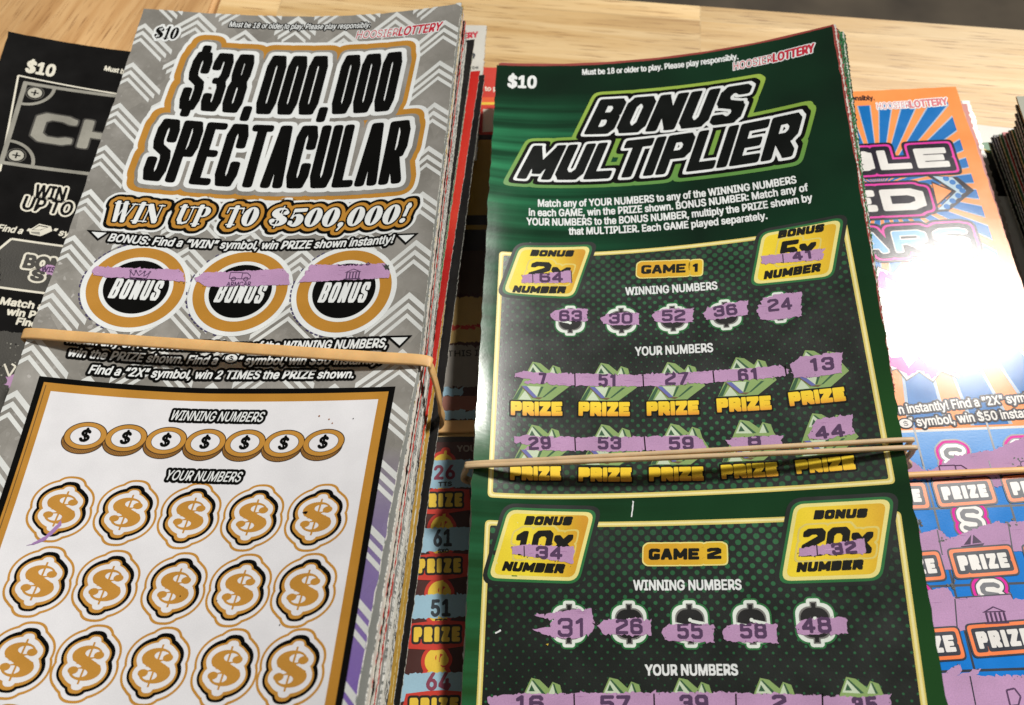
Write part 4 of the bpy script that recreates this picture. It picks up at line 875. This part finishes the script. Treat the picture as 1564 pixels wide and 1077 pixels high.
gl = ink('grid_line', (16, 26, 46), .3); hv = [blue.uv(1490, 774.5)[1], blue.uv(1500, 893)[1]]; hv.append(2*hv[1]-hv[0]+.3); hv = [2*hv[0]-hv[1]-6]+hv
for v in hv[1:]: A.add([rrect(1.9, -v-.3, W-1.9, -v+.3, .05)], 3.2, gl)
for u in (22.4, 41.7, 61, 80.3): A.add([rrect(u-.28, -212, u+.28, -hv[0]-2.5, .05)], 3.4, gl)
grid = A.build('play_panel', root, bo, 'bright blue grid of prize squares with lavender scratches')
org = ink('pill_orange', (244, 124, 58), .3); pw = ink('pill_white', (226, 224, 220), .35)
def pill(p, q, h, sym):
    A = Art(blue); a, b = seg(A, p, q); ln = [Drawn('PRIZE', a, b, hmm(A, p, q, h), (.58, .55), 0., .42, 5.)]
    drawn(A, ln, [(2.05, gl, 9), (1.65, org, 9.4), (.85, gl, 9.8), (0, pw, 10.2)], .06)
    if sym:
        c = (a+b)/2+np.array([-.2, 11.0 if sym is True else sym]); dz = Drawn('S', c+(-2.6, -2.9), c+(2.6, -2.9), 6.0, (.75, .7), 0, 0, 2.)
        drawn(A, [dz], [(2.2, gl, 4), (1.8, mag, 4.4), (1.1, gl, 4.8), (.75, pw, 5.2), (-.15, ink('symbol_slate', (90, 92, 100), .4), 5.6)], .06)
    A.build('prize_spot', grid, bo)
pill((1338, 769), (1408, 767), 20, 10); pill((1441.5, 764.5), (1510, 759.5), 20.5, 11); pill((1548, 757), (1618, 751), 20.5, 11)
pill((1356, 881), (1431.5, 875.5), 23, 11); pill((1467, 872.5), (1542.5, 867), 23.5, 12.4); pill((1582, 866), (1660, 860), 23.5, 12)
pill((1376, 1001), (1461, 995.5), 26, 12); pill((1496, 991.5), (1579, 985), 26.5, 12.2); pill((1616, 982), (1700, 976), 26, 12)
def z9(x, y): return (1364+x*.48, 560+y*.48)
A = Art(blue)
for P in ([(-60, 300), (50, 292), (88, 322), (112, 334), (200, 285), (258, 275), (330, 262), (420, 222), (470, 224), (470, 372), (417, 362), (392, 388), (360, 372), (330, 384), (300, 380), (160, 374), (140, 362), (60, 360), (-60, 366)],
          [(-60, 540), (95, 530), (140, 516), (180, 548), (260, 515), (330, 492), (350, 498), (470, 486), (470, 586), (345, 590), (300, 596), (210, 622), (195, 646), (160, 648), (130, 610), (-60, 612)],
          [(-60, 720), (125, 710), (172, 702), (186, 726), (205, 738), (372, 722), (380, 742), (470, 738), (470, 818), (400, 822), (330, 842), (150, 842), (-60, 836)],
          [(-60, 990), (165, 976), (205, 946), (222, 962), (205, 984), (250, 965), (280, 962), (262, 984), (470, 980), (470, 1190), (-60, 1190)]):
    scratch(A, [z9(*q) for q in P], 7, .14)
dkl = ink('icon_line', (70, 48, 78), .6)
for (x0, y0, x1, y1) in ((88, 286, 96, 316), (120, 338, 124, 372), (304, 300, 312, 330), (140, 520, 156, 600), (190, 640, 194, 690), (196, 740, 204, 842), (366, 500, 380, 590), (244, 985, 262, 1077), (196, 736, 372, 724)): A.add([line(A.sh.xy(*z9(x0, y0)), A.sh.xy(*z9(x1, y1)), .3)], 8, gl)
truck(A, A.sh.xy(*z9(192, 332)), 1.15)
text(A, 'ARMCAR', z9(168, 376), z9(222, 368), 6, lav_ink, 8.4, bold=.04)
for P in ([(215, 572), (290, 562), (278, 582), (226, 588)], [(246, 566), (248, 535), (224, 568)], [(252, 564), (254, 535), (282, 560)]): A.px([z9(*q) for q in P], 8.2, dkl)
text(A, 'YACHT', z9(226, 603), z9(298, 594), 7, lav_ink, 8.4, bold=.04)
bank(A, A.sh.xy(*z9(325, 797)), 1.05); text(A, 'BANK', z9(296, 842), z9(350, 836), 6.5, lav_ink, 8.4, bold=.04)
for dx, dy in ((0, 6), (-14, -10), (14, -10)): c = A.sh.xy(*z9(417+dx, 318-dy)); A.add([circ(c, 1.05), circ(c, .8)], 8.2, dkl)
text(A, 'CLOVER', z9(392, 375), z9(450, 368), 6, lav_ink, 8.4, bold=.04)
polyline(A, [z9(360, 1030), z9(385, 1024), z9(405, 1050), z9(398, 1077), z9(372, 1080), z9(360, 1030)], .4, 8.4, lav_ink)
for k in range(34):
    x, y = [(90, 500), (370, 500), (190, 700), (150, 560), (330, 350), (390, 300)][k % 6]; x += rng.normal()*9; y += rng.normal()*8; c = A.sh.xy(*z9(x, y)); A.add([circ(c, .2+.3*rng.random(), .15+.2*rng.random(), 7, rng.random()*3)], 8.6, ink('coating_crumb', (60, 70, 84)))
A.build('scratched_strip', grid, bo)

# ------------------------------------------------------------------ the black ticket on the left
ko = base_origin(black); kbase = ink('black_print', (11, 10, 10), .34, var=.12, spec=.2, bump=.01); kgrey = ink('worn_silver', (150, 148, 138), .4, var=.2, bump=.2); kw = ink('cream_ink', (226, 222, 206), .45); kdim = ink('rubbed_black', (62, 60, 55), .6, var=.25, bump=.25)
root = link('scratch_ticket', slab(black, 'scratch_ticket', kbase, paper_edge, ko), None, ko); black_root = root
tag(root, 'black scratch ticket with a grey riveted frame, half hidden by the silver bundle', 'lottery ticket', 'black tickets at the left')
A = Art(black)
text(A, '$10', (39, 109.5), (81, 117), 17.5, kw, 3, bold=.35); text(A, 'Must be 18 or older to play.', (159, 107.5), (280, 128), 7, kw, 3, bold=.12)
polyline(A, [(0, 262), (28, 115.5), (300, 160)], .55, 3, kw)
text(A, 'WIN', (51, 302), (98, 307), 20, kbase, 6, outl=[(.55, kw)], bold=.22, shear=.05); text(A, 'UP TO', (33, 319), (108, 329.5), 20, kbase, 6, outl=[(.55, kw)], bold=.22, shear=.05)
text(A, 'Find a “', (-4, 352), (44.5, 359), 9.5, kw, 4, bold=.14, shear=.15); text(A, '” symbol', (79, 358), (140, 367), 9.5, kw, 4, bold=.14, shear=.15)
for pts, mt, ly in (([(44, 352), (60, 342), (78, 346), (80, 353), (62, 361), (46, 358)], kw, 3), ([(48, 351.5), (60, 344), (75, 347), (62, 352)], kbase, 3.4), ([(50, 351), (60, 345.5), (72, 348), (61, 351.5)], kw, 3.6), ([(47, 354), (61, 354.5), (61, 359), (48, 356.5)], kgrey, 3.5)): A.px(pts, ly, mt)
A.px([(0, 379), (17.5, 365), (160, 384), (160, 462), (0, 440)], 2, kdim, .1); polyline(A, [(-8, 386), (17.5, 365), (160, 384)], .7, 3, kw); polyline(A, [(-5, 438.5), (130, 455)], .7, 3, kw)
text(A, 'BONUS', (36, 408), (128, 420), 18.5, kdim, 6, outl=[(.6, kw)], bold=.4); text(A, 'S', (47, 427), (64, 429), 15, kdim, 6, outl=[(.6, kw)], bold=.4)
P = ragged([A.sh.xy(*q) for q in ((61, 412), (72, 405), (100, 409), (100, 421), (72, 419))], .2); A.add([P], 8, lav); text(A, 'WIS', (63, 415), (83, 417), 8, lav_ink, 9, bold=.12)
text(A, 'Match any of', (0, 464.5), (108, 479), 10.5, kw, 4, bold=.16); text(A, 'win PRIZE', (9.5, 480.5), (92, 491), 10.5, kw, 4, bold=.16); text(A, 'Find', (24.5, 495.5), (55, 500), 10.5, kw, 4, bold=.16)
A.px([(-60, 497), (0, 505), (140, 520), (140, 720), (-60, 700)], 2.2, kdim, .12)
polyline(A, [(7, 556), (14, 575), (24, 560), (18, 556)], .5, 4, kw); A.px([(9, 578), (17, 572), (40, 574), (40, 600), (12, 594), (7, 586)], 4, lav, .3)
for k in range(120):
    x, y = rng.random()*90, 520+rng.random()*150; A.add([circ(A.sh.xy(x, y), .08+.2*rng.random()**2, n=6)], 4, kgrey if k % 3 else kbase)
A.build('printing', root, ko)
A = Art(black); u0_, v0_ = black.uv(36, 124); vb = black.uv(60, 259)[1]; rr = 8.2
A.add([rrect(u0_, -vb, 96, -v0_, .4), rrect(u0_+1.3, -vb+1.2, 94.7, -v0_-1.2, .3)[::-1]], 4, kgrey)
for vv, sy in ((v0_, -1), (vb, 1)):
    c = np.array([u0_+1.3, -vv+sy*1.2])
    a = circ(c, rr, rr, 20, 0, 0, sy*math.pi/2); b = circ(c, rr-1.0, rr-1.0, 20, 0, 0, sy*math.pi/2)[::-1]; A.add([np.r_[a, b]], 4.3, kgrey)
    s = np.array([u0_+4.0, -vv+sy*3.9]); A.add([circ(s, 2.7), circ(s, 2.35)], 4.4, ink('dim_grey', (80, 78, 72), .4)); A.add([circ(s, 2.0)], 4.5, ink('rivet', (186, 184, 172), .35)); A.add([line(s+(-1.1, 0), s+(1.1, 0), .45)], 4.8, kbase); A.add([line(s+(0, -1.1), s+(0, 1.1), .45)], 4.9, kbase)
l1 = ((44, 214), (178, 234)); drawn(A, [Drawn('CH', *seg(A, *l1), hmm(A, *l1, 45), (1.55, 1.2), 0, 1.6, 4.)], [(.5, ink('title_shade', (64, 62, 58), .4), 5), (0, kgrey, 5.6)], .08)
A.build('title_frame', root, ko, 'grey metal style frame with screw heads round grey capital letters')

# ------------------------------------------------------------------ the ticket deep in the gap
po = base_origin(gapt); rbase = ink('gap_brown', (66, 26, 20), .42); rred = ink('gap_red', (196, 52, 36), .42); ryel = ink('gap_yellow', (226, 190, 60), .42); roch = ink('gap_ochre', (176, 140, 40), .42); rblue = ink('gap_scratch', (150, 186, 204), .65); rdk = ink('gap_dark', (26, 20, 16), .42); rgrey = ink('gap_grey', (150, 144, 136), .5); rtan = ink('gap_tan', (210, 180, 120), .5); rpink = ink('gap_maroon', (130, 50, 74), .6)
root = link('scratch_ticket', slab(gapt, 'scratch_ticket', rbase, paper_edge, po), None, po); gap_root = root
tag(root, 'red and yellow scratch ticket deep in the gap between silver and green bundles', 'lottery ticket')
A = Art(gapt)
def strip_px(y0, y1, mt, ly, x0=560, x1=860, rag=0): A.px([(x0, y0), (x1, y0-2), (x1, y1-2), (x0, y1)], ly, mt, rag)
strip_px(100, 152, rred, 1); strip_px(150, 160, ink('gap_orange', (220, 90, 40), .42), 1.3); strip_px(157.5, 161.5, ryel, 1.6); strip_px(161, 214, rred, 1.2); strip_px(214, 352, roch, 1.2); strip_px(330, 345, rdk, 1.5); strip_px(207, 215, rdk, 1.5)
text(A, 'Must be 18 or older to play. Please play responsibly.', (640, 141), (900, 136), 7, kw, 3, bold=.1)
A.px([(738, 167), (800, 165), (800, 200), (737, 202)], 3, kw); A.px([(731, 176), (736, 174), (735, 200), (729, 198)], 3.4, red_ink)
strip_px(352, 384, rdk, 1.4); strip_px(384, 450, ink('gap_umber', (70, 48, 34), .5), 1.4, rag=.2); strip_px(455, 524, ink('gap_sand', (198, 164, 96), .5), 1.6, rag=.2); strip_px(498, 503, rred, 2, rag=.3); strip_px(528, 592, rgrey, 1.6, rag=.3); strip_px(593, 606, rblue, 2, 600, 708, .2); strip_px(628, 642, rblue, 2, 600, 728, .2); strip_px(606, 628, ink('gap_rose', (150, 96, 80), .5), 1.8)
text(A, 'THIS In any', (684, 545), (770, 542), 9, rdk, 3, bold=.06)
strip_px(668, 676, rdk, 2); strip_px(645, 668, rtan, 1.9)  # dark strip: the rubber band's shadow painted on; tan strip runs under the band
text(A, 'YOUR NUMBERS', (698, 690), (808, 687), 9, rgrey, 3, bold=.12); A.build('printing', root, po)
def gspot(pp, pq, h, box, num, np_, nq, nh, mt, sub):
    A = Art(gapt); a, b = seg(A, pp, pq); c = (a+b)/2
    d = Fat('$', c+(-3.4, 5), c+(3.4, 5.2), 9.5, .05); drawn(A, [d], [(1.1, rred, 2.2), (0.2, ryel, 2.6)], .08)
    x0, x1, y0, y1 = box; scratch_ = ragged([A.sh.xy(*q) for q in ((x0, y0+2), ((x0+x1)/2, y0), (x1, y0-1), (x1, y1-3), ((x0+x1)/2, y1-1), (x0, y1+1))], .12); A.add([scratch_], 3.4, rblue)
    text(A, num, np_, nq, nh, mt, 4, bold=.25); text(A, sub, (np_[0]+6, np_[1]+11), (nq[0]-4, nq[1]+11), 6, rdk, 4, bold=.1)
    burst = np.array([a+(-2.2, -1.6), a+(-1.2, 4.4), c+(-2, 4.9), c+(2, 5.3), b+(1.6, 4.8), b+(2.3, -.8), c+(0, -2.0)]); A.add([burst], 5, rred)
    drawn(A, [Drawn('PRIZE', a, b, hmm(A, pp, pq, h), (.62, .55), 0, .5, 3.)], [(.55, rdk, 5.6), (0, ryel, 6.2)], .07)
    A.build('prize_spot', root, po, 'red and yellow PRIZE spot scratched pale blue to show %s' % num)
gspot((640, 775.5), (706, 774), 21, (600, 735, 703, 747), '26', (664, 732), (694, 731), 20, rpink, 'TTS')
gspot((637.5, 876), (704, 874.5), 22, (600, 735, 806, 843), '61', (663, 834), (689, 833.5), 24, ink('gap_slate', (44, 52, 60), .6), 'SXO')
gspot((631.5, 981), (702.5, 980), 23, (600, 735, 908, 945), '51', (659, 941), (687, 940.5), 24, MATS['gap_slate'], 'FTO')
gspot((625, 1090), (700, 1089), 24, (600, 735, 1027, 1072), '64', (652, 1053.5), (687, 1053), 25, rpink, 'SXF')

# ------------------------------------------------------------------ the bundles underneath
def lower(par, du, dv, skew, k, floor, d=0.):
    """a ticket further down a bundle: it follows the top one less and the table more"""
    def h(u, v):
        q = par.h(u+du, v+dv); return (q-d)*(1-k)+floor(u, v)*k
    s = Sheet(0, 0, par.yaw+skew, h, par.L-1, par.w); o = par.pos(par.w/2+du, dv); s.x0, s.y0 = o[0], o[1]; return s
EDGES = [edgepaper('edge_%s' % n, a, b, sc) for n, a, b, sc in (('white', (214, 212, 202), (120, 122, 114), 1.6), ('green', (196, 198, 186), (58, 118, 70), .9), ('foil', (226, 226, 222), (92, 96, 94), 1.5), ('red', (214, 206, 196), (176, 58, 48), .4), ('black', (196, 194, 184), (30, 30, 28), .5), ('gold', (220, 206, 150), (150, 120, 50), .8))]
def face(n, rgb): return ink('face_'+n, rgb, .4)
FACES = {'white': face('white', (206, 204, 196)), 'green': face('green', (44, 110, 62)), 'grey': face('grey', (140, 142, 138)), 'red': face('red', (184, 34, 30)), 'black': face('black', (20, 18, 18)), 'gold': face('gold', (176, 140, 60)), 'orange': face('orange', (222, 96, 44)), 'purple': face('purple', (86, 34, 110)), 'olive': face('olive', (110, 112, 84))}
def add_ticket(s, top, edge, label, group, jit=.16, th=.3):
    o = base_origin(s); ob = link('scratch_ticket', slab(s, 'scratch_ticket', top, edge, o, jit=jit, coarse=True, th=th), None, o); tag(ob, label, 'lottery ticket', group); return ob
sfl = lambda u, v: 8.5+5.0*(2*u/W-1)**2-2.2*(2*u/W-1)+0*v
n = 40; cols = ['white', 'foil', 'foil', 'red', 'foil', 'green', 'white', 'black', 'foil', 'green', 'gold', 'white', 'red', 'foil', 'black', 'gold']
for i in range(1, n+1):
    k = i/(n+1)*.93+.012; t = i/n
    du = .15+1.3*t+rng.normal()*.22; dv = -.2+rng.normal()*.5+(1.0*t); e = cols[int(rng.integers(len(cols)))]
    if i < 4: e = 'gold' if i == 2 else 'foil'; dv = -.5 if i == 2 else dv
    add_ticket(lower(silver, du, dv, rng.normal()*.0016, k, sfl), FACES['grey' if e == 'foil' else 'white' if rng.random() < .65 else e], EDGES[[x for x, _ in enumerate(EDGES) if EDGES[x].name == 'edge_'+e][0]],
               'thin ticket in the silver bundle with only its %s edge showing' % {'foil': 'silvery', 'white': 'white', 'green': 'green flecked', 'red': 'red flecked', 'gold': 'gold flecked', 'black': 'black flecked'}[e], 'tickets in the silver bundle', jit=.06, th=.34)
def lower_at(par, corner, k, floor, edge=None, skew=0.):
    """lower ticket whose top right corner, and a point of its right edge, are seen at these points"""
    du, dv = 2., 5.
    def x_at(q):
        P = proj(lower(par, du, dv, q, k, floor).pos(np.full(60, par.w), np.linspace(0, par.L, 60))); return np.interp(edge[1], P[:, 1], P[:, 0])
    for _ in range(10):
        def pr(a, b): return proj(lower(par, a, b, skew, k, floor).pos(par.w, 0.))
        b0 = pr(du, dv); J = np.stack([pr(du+.5, dv)-b0, pr(du, dv+.5)-b0], 1)/.5; st = np.linalg.solve(J, np.array(corner)-b0); du += st[0]; dv += st[1]
        if edge: x = x_at(skew); skew += np.clip((edge[0]-x)/((x_at(skew+.002)-x)/.002), -.02, .02)
    return lower(par, du, dv, skew, k, floor)
EW = EDGES[0]
redfade = grad('face_red_fade', 1, [(0, (196, 34, 28)), (.3, (206, 60, 44)), (.38, (170, 24, 22)), (.62, (190, 40, 30)), (.75, (226, 112, 60)), (1, (230, 120, 60))], lo=0, hi=190)
gfade = grad('face_green_mix', 1, [(0, (60, 120, 70)), (.5, (36, 120, 60)), (.75, (190, 170, 90)), (1, (200, 190, 150))], lo=0, hi=190)
for cn, k, top, lab, ed in (((725, 60), .54, FACES['black'], 'black ticket sticking out right of the silver bundle, upper of two black ones', (596, 892)),
      ((722, 84), .59, gfade, 'green and straw ticket edge fanned out below the silver ones beside a black ticket', (602, 892)),
      ((733, 108), .65, redfade, 'red ticket sticking out of the right side of the silver bundle between two black ones', (609, 892)),
      ((716, 120), .70, FACES['purple'], 'purple ticket whose edge shows low on the right side of the silver bundle', (615, 892)),
      ((722, 118), .74, FACES['gold'], 'dull gold ticket whose edge shows low on the right side of the silver bundle', (625, 892)),
      ((740.5, 114), .80, FACES['black'], 'black ticket sticking out lowest from the right side of the silver bundle', (636, 892))):
    s = lower_at(silver, cn, k, sfl, ed); ob = add_ticket(s, top, EW, lab, 'tickets in the silver bundle', jit=.06)
s = lower_at(silver, (743.5, 38.5), .95, lambda u, v: 7.+0*u, None, .02); s.L = 60; ob = add_ticket(s, FACES['white'], EW, 'white ticket with red lettering poking out behind the top right of the silver bundle', None, jit=.15)
s.grid(np.linspace(0, W, 41), np.linspace(0, 60, 25)); A = Art(s); text(A, 'LOTTERY', (676, 62.5), (731, 56.5), 8, red_ink, 3, bold=.2, shear=.12); text(A, 'must be', (700, 108), (731, 105), 5, black_ink, 3)
A.px([(722, 80), (726, 84), (724, 90), (720, 88)], 3, MATS['gap_slate'], .1); A.build('printing', ob, base_origin(s))
# green bundle
gfl = lambda u, v: 13.6+6.5*(2*u/W-1)+3.0*(2*u/W-1)**2+0*v
MUTED = face('muted_red', (146, 58, 52))
GE = {'red': 'red flecked', 'white': 'white', 'green': 'green flecked', 'black': 'black flecked'}
for i in range(1, 10):      # shorter tickets, fanned out at the curled top right corner
    e = ['black', 'red', 'white', 'red', 'green', 'black', 'green', 'white', 'green', 'black'][i]
    s = lower(green, .30+.46*i+rng.normal()*.08, (-1.2 if i < 3 else -.3)+rng.normal()*.3, -.0040*i, 0., gfl, .36*i); s.L = 118+rng.random()*3
    add_ticket(s, MUTED if e == 'red' else FACES[e], [x for x in EDGES if x.name == 'edge_'+e][0], 'thin ticket in the green bundle with only its %s edge showing' % GE[e], 'tickets in the green bundle', jit=.12)
for i in range(1, 13):
    k = i/13*.9+.06; e = ['red', 'white', 'green', 'white', 'green', 'black'][i % 6]
    add_ticket(lower(green, .05*rng.normal(), .6, rng.normal()*.0006, k, gfl), FACES[e], [x for x in EDGES if x.name == 'edge_'+e][0], 'ticket inside the green bundle hidden under the top one', 'tickets in the green bundle', jit=.08)
# blue bundle
bfl = lambda u, v: .6+0*u
for i in range(1, 17):
    k = i/17*.96+.02; e = ['green', 'gold', 'green', 'black', 'white'][i % 5]; du = .25+.05*i+rng.normal()*.3
    add_ticket(lower(blue, du, 1.5+.25*i+rng.normal()*.5, rng.normal()*.001, k, bfl), FACES[e], [x for x in EDGES if x.name == 'edge_'+e][0], 'thin ticket under the blue and orange ticket, only its %s edge showing' % {'green': 'green flecked', 'gold': 'gold flecked', 'black': 'black flecked', 'white': 'white'}[e], 'tickets in the blue bundle', jit=.14)
rust = face('rust', (176, 74, 58))
s = lower_at(blue, (1476, 158), .60, bfl, (1543, 380)); add_ticket(s, rust, EDGES[3], 'rust red ticket sticking out right of the orange and blue one', 'tickets in the blue bundle')
s = lower_at(blue, (1481, 153), .80, bfl, (1549, 380)); add_ticket(s, FOIL, EDGES[2], 'crinkled silver foil ticket low in the blue bundle, right of the rust red one', 'tickets in the blue bundle', jit=.2)
# bundle at the far right and the loose ticket beside it
def flat(corner_px, z, yaw, tilt=0., L=205, slope=0., right=False):
    p = ray(corner_px, z); s = Sheet(0, 0, yaw, lambda u, v: z+slope*u/W+tilt*v/200+0*u, L)
    c = s.pos(0., 0.); s.x0 += p[0]-c[0]; s.y0 += p[1]-c[1]; return s
s = flat((1489, 190), 1.2, -.12, L=120); ob = add_ticket(s, FACES['white'], EW, 'white ticket lying flat on the table behind the bundle at the right edge', None)
s.grid(np.linspace(0, W, 41), np.linspace(0, 120, 49)); A = Art(s); A.px([(1480, 222), (1500, 218), (1530, 216), (1530, 240), (1480, 245)], 2, FACES['green']); A.px([(1480, 228), (1500, 226), (1513, 232), (1500, 240), (1480, 236)], 3, ryel); A.px([(1470, 234), (1506, 232), (1560, 250), (1560, 300), (1470, 300)], 3.5, FACES['black']); A.build('printing', ob, base_origin(s))
FAN = [((1510.5, 217), 4, 'black', 'white'), ((1514, 209), 6, 'black', 'green'), ((1517.5, 206), 7, 'black', 'white'), ((1522, 206.5), 8, 'black', 'white'), ((1526, 204.5), 9, 'green', 'gold'), ((1531, 202), 10, 'red', 'white'), ((1536.5, 203), 11, 'black', 'green'), ((1540.5, 199), 12, 'black', 'white'), ((1545, 197.5), 13.5, 'green', 'gold'), ((1549, 193), 15, 'black', 'white'), ((1550.5, 184), 16.5, 'black', 'green'), ((1550.8, 173), 18, 'black', 'white'), ((1551.3, 160), 19.5, 'black', 'green'), ((1552.5, 147), 21.5, 'olive', 'gold')]
NM = {'black': 'black', 'green': 'dark green', 'red': 'dark red', 'olive': 'olive grey'}
for j, (c, z, f, e) in enumerate(FAN):
    s = flat(c, z, .035-.004*j, slope=2.); lab = '%s ticket in the stepped bundle cut off by the right edge of the photo' % NM[f]
    if f == 'red': lab = 'dark red ticket among the dark ones in the stepped bundle at the right edge'
    if f == 'olive': lab = 'olive grey ticket on top of the stepped bundle at the right edge'
    if j == 0: lab = 'black ticket with a bright white edge, lowest of the stepped bundle at the right edge'
    add_ticket(s, FACES[f], EW if j == 0 else [x for x in EDGES if x.name == 'edge_'+e][0], lab, 'tickets in the stepped bundle at the right', jit=.03, th=.6)
# under the black ticket, and under the ticket in the gap
for i in range(1, 5): add_ticket(lower(black, -.2*i, .8*i, .002*i, .07*i, lambda u, v: 1.+0*u), FACES['black'], EDGES[4], 'black ticket hidden under the black one at the left', 'black tickets at the left')
for i in range(1, 8): add_ticket(lower(gapt, .2*rng.normal(), .6*i, .001*i, .12*i, lambda u, v: .4+0*u), FACES['red'], EDGES[3], 'thin ticket pressed under the red and yellow one in the gap', 'tickets under the gap ticket')

# ------------------------------------------------------------------ rubber bands
def rubber(name, rgb, rough=.5):
    mt, nt, p = nodes(name); tc = N(nt, 'ShaderNodeTexCoord'); n1 = N(nt, 'ShaderNodeTexNoise', i_Scale=160., i_Detail=4.); nt.links.new(tc.outputs['Object'], n1.inputs[0])
    c = np.array(lin(rgb)); nt.links.new(ramp(nt, n1.outputs[0], [(.3, tuple(c*.86)), (.7, tuple(c*1.08))]), p.inputs['Base Color']); p.inputs['Roughness'].default_value = rough
    p.inputs['Subsurface Weight'].default_value = .15; p.inputs['Subsurface Radius'].default_value = (.002, .001, .0006); p.inputs['Subsurface Scale'].default_value = .4
    bp = N(nt, 'ShaderNodeBump', i_Strength=.2, i_Distance=.0002); nt.links.new(n1.outputs[0], bp.inputs['Height']); nt.links.new(bp.outputs[0], p.inputs['Normal']); return mt
def band(pts, w, t, mat, label, widths=None, group=None, name='rubber_band', side=None):
    """closed loop of flat elastic; w is its width along the bundle, t its thickness"""
    P = np.array(pts, float); dense = []
    K = len(P)
    for i in range(K):
        p0, p1, p2, p3 = P[i-1], P[i], P[(i+1) % K], P[(i+2) % K]
        for q in np.linspace(0, 1, 10, endpoint=False): dense.append(.5*((2*p1)+(-p0+p2)*q+(2*p0-5*p1+4*p2-p3)*q*q+(-p0+3*p1-3*p2+p3)*q**3)*1.0)
    D = np.array(dense); T = np.roll(D, -1, 0)-np.roll(D, 1, 0); T /= np.linalg.norm(T, axis=1, keepdims=True)
    ax = np.array(side if side is not None else (0.06, 1., 0)); S = ax-(T@ax)[:, None]*T; S /= np.linalg.norm(S, axis=1, keepdims=True); O = np.cross(T, S)
    o = D.mean(0); sec = [(-.5, -.32), (-.38, -.5), (.38, -.5), (.5, -.32), (.5, .32), (.38, .5), (-.38, .5), (-.5, .32)]; V = []
    for i in range(len(D)):
        for a, b in sec: V.append((D[i]+S[i]*a*w+O[i]*b*t-o)*MM)
    n_, k_ = len(D), len(sec); fc = [(i*k_+a, i*k_+(a+1) % k_, ((i+1) % n_)*k_+(a+1) % k_, ((i+1) % n_)*k_+a) for i in range(n_) for a in range(k_)]
    me = bpy.data.meshes.new(name); me.from_pydata([tuple(v) for v in V], [], fc); me.materials.append(mat); me.polygons.foreach_set('use_smooth', [True]*len(fc)); me.update()
    bm = bmesh.new(); bm.from_mesh(me); bmesh.ops.recalc_face_normals(bm, faces=bm.faces); bm.to_mesh(me); bm.free()
    ob = link(name, me, None, o); tag(ob, label, 'rubber band', group); return ob
tan = rubber('rubber_tan', (226, 180, 118)); tan2 = rubber('rubber_beige', (206, 178, 138))
def loop(s, lpx, rpx, zr, zl, lift=.9, wrap=1.2, lens=0., n=9):
    """over the top from the left edge to the right one, taut, then down and back underneath"""
    ua, va = s.uv(*lpx); ub, vb_ = s.uv(*rpx)
    ups = []
    hull = [(x, float(s.h(np.array(ua+(ub-ua)*x), np.array(va+(vb_-va)*x)))) for x in np.linspace(0, 1, 41)]
    H = []
    for p in hull:
        while len(H) > 1 and (H[-1][1]-H[-2][1])*(p[0]-H[-2][0]) <= (p[1]-H[-2][1])*(H[-1][0]-H[-2][0]): H.pop()
        H.append(p)
    xs, zs = [h[0] for h in H], [h[1] for h in H]
    for x in np.linspace(0.0, 1.0, n):
        u, v = ua+(ub-ua)*x, va+(vb_-va)*x; q = s.pos(u, v); q[2] = np.interp(x, xs, zs)+lift; ups.append(q)
    L, R = ups[0].copy(), ups[-1].copy()
    return ups, L, R
ups, Lp, Rp = loop(silver, (45.5, 511.5), (648, 553), 0, 0, lift=.7)
dn = [ray((658, 562), Rp[2]-1.6), ray((667, 592), Rp[2]-7), ray((672, 622), Rp[2]-13.5), ray((666, 650), 9.6)]; bt = [np.array([Rp[0]-20, Rp[1]-7, 7.4]), np.array([-60, Rp[1]-4, 6.9]), np.array([Lp[0]+16, Lp[1]-2, 11.]), np.array([Lp[0]-1.2, Lp[1], 15.5])]
band(ups+dn+bt+[Lp+(-1.4, 0, -3)], 3.0, .8, tan, 'wide tan rubber band stretched across the silver bundle')
A_, L1, R1_ = loop(green, (722, 709.5), (1383, 673.5), 0, 0, lift=.7)
def gl_loop(ups, L, R, dz=0.): return ups+[R+(1.2, 0, -1.0), R+(1.6, -.3, -6), np.array([R[0]+.5, R[1]-.5, 24.5]), np.array([48, R[1], 14.0]), np.array([10, L[1], 10.0]), np.array([L[0]-1.0, L[1], 12.5]), L+(-1.3, 0, -2.)]
band(gl_loop(A_, L1, R1_), 1.1, 1.1, tan2, 'thin beige rubber band across the green bundle, upper of two strands at its right', group='rubber bands round the green bundle')
A_, L2, R2_ = loop(green, (721, 714), (1387, 686), 0, 0, lift=.9)
band(gl_loop(A_, L2, R2_), 1.1, 1.1, tan2, 'thin beige rubber band across the green bundle, lower of two strands at its right', group='rubber bands round the green bundle')
A_, L3, R3_ = loop(blue, (1340, 731), (1640, 717), 0, 0, lift=1.5)
band(A_+[R3_+(12, 0, -2.5), R3_+(12.4, 0, -8), R3_+(9, 0, -13.3), L3+(-60, 0, -13.6), L3+(-64, 0, -8), L3+(-61, 0, -1.)], 1.5, 1.3, tan, 'thin tan rubber band across the blue and orange ticket')
A_, L4, R4_ = loop(gapt, (600, 656), (800, 651), 0, 0, lift=.8)
band(A_+[R4_+(28, 0, -.4), R4_+(29.5, 0, -2.6), R4_+(27, 0, -5.4), L4+(-36, 0, -5.4), L4+(-38.5, 0, -2.6), L4+(-36, 0, -.3)], 3.6, .9, tan, 'flat tan rubber band deep in the gap across the red and yellow ticket')
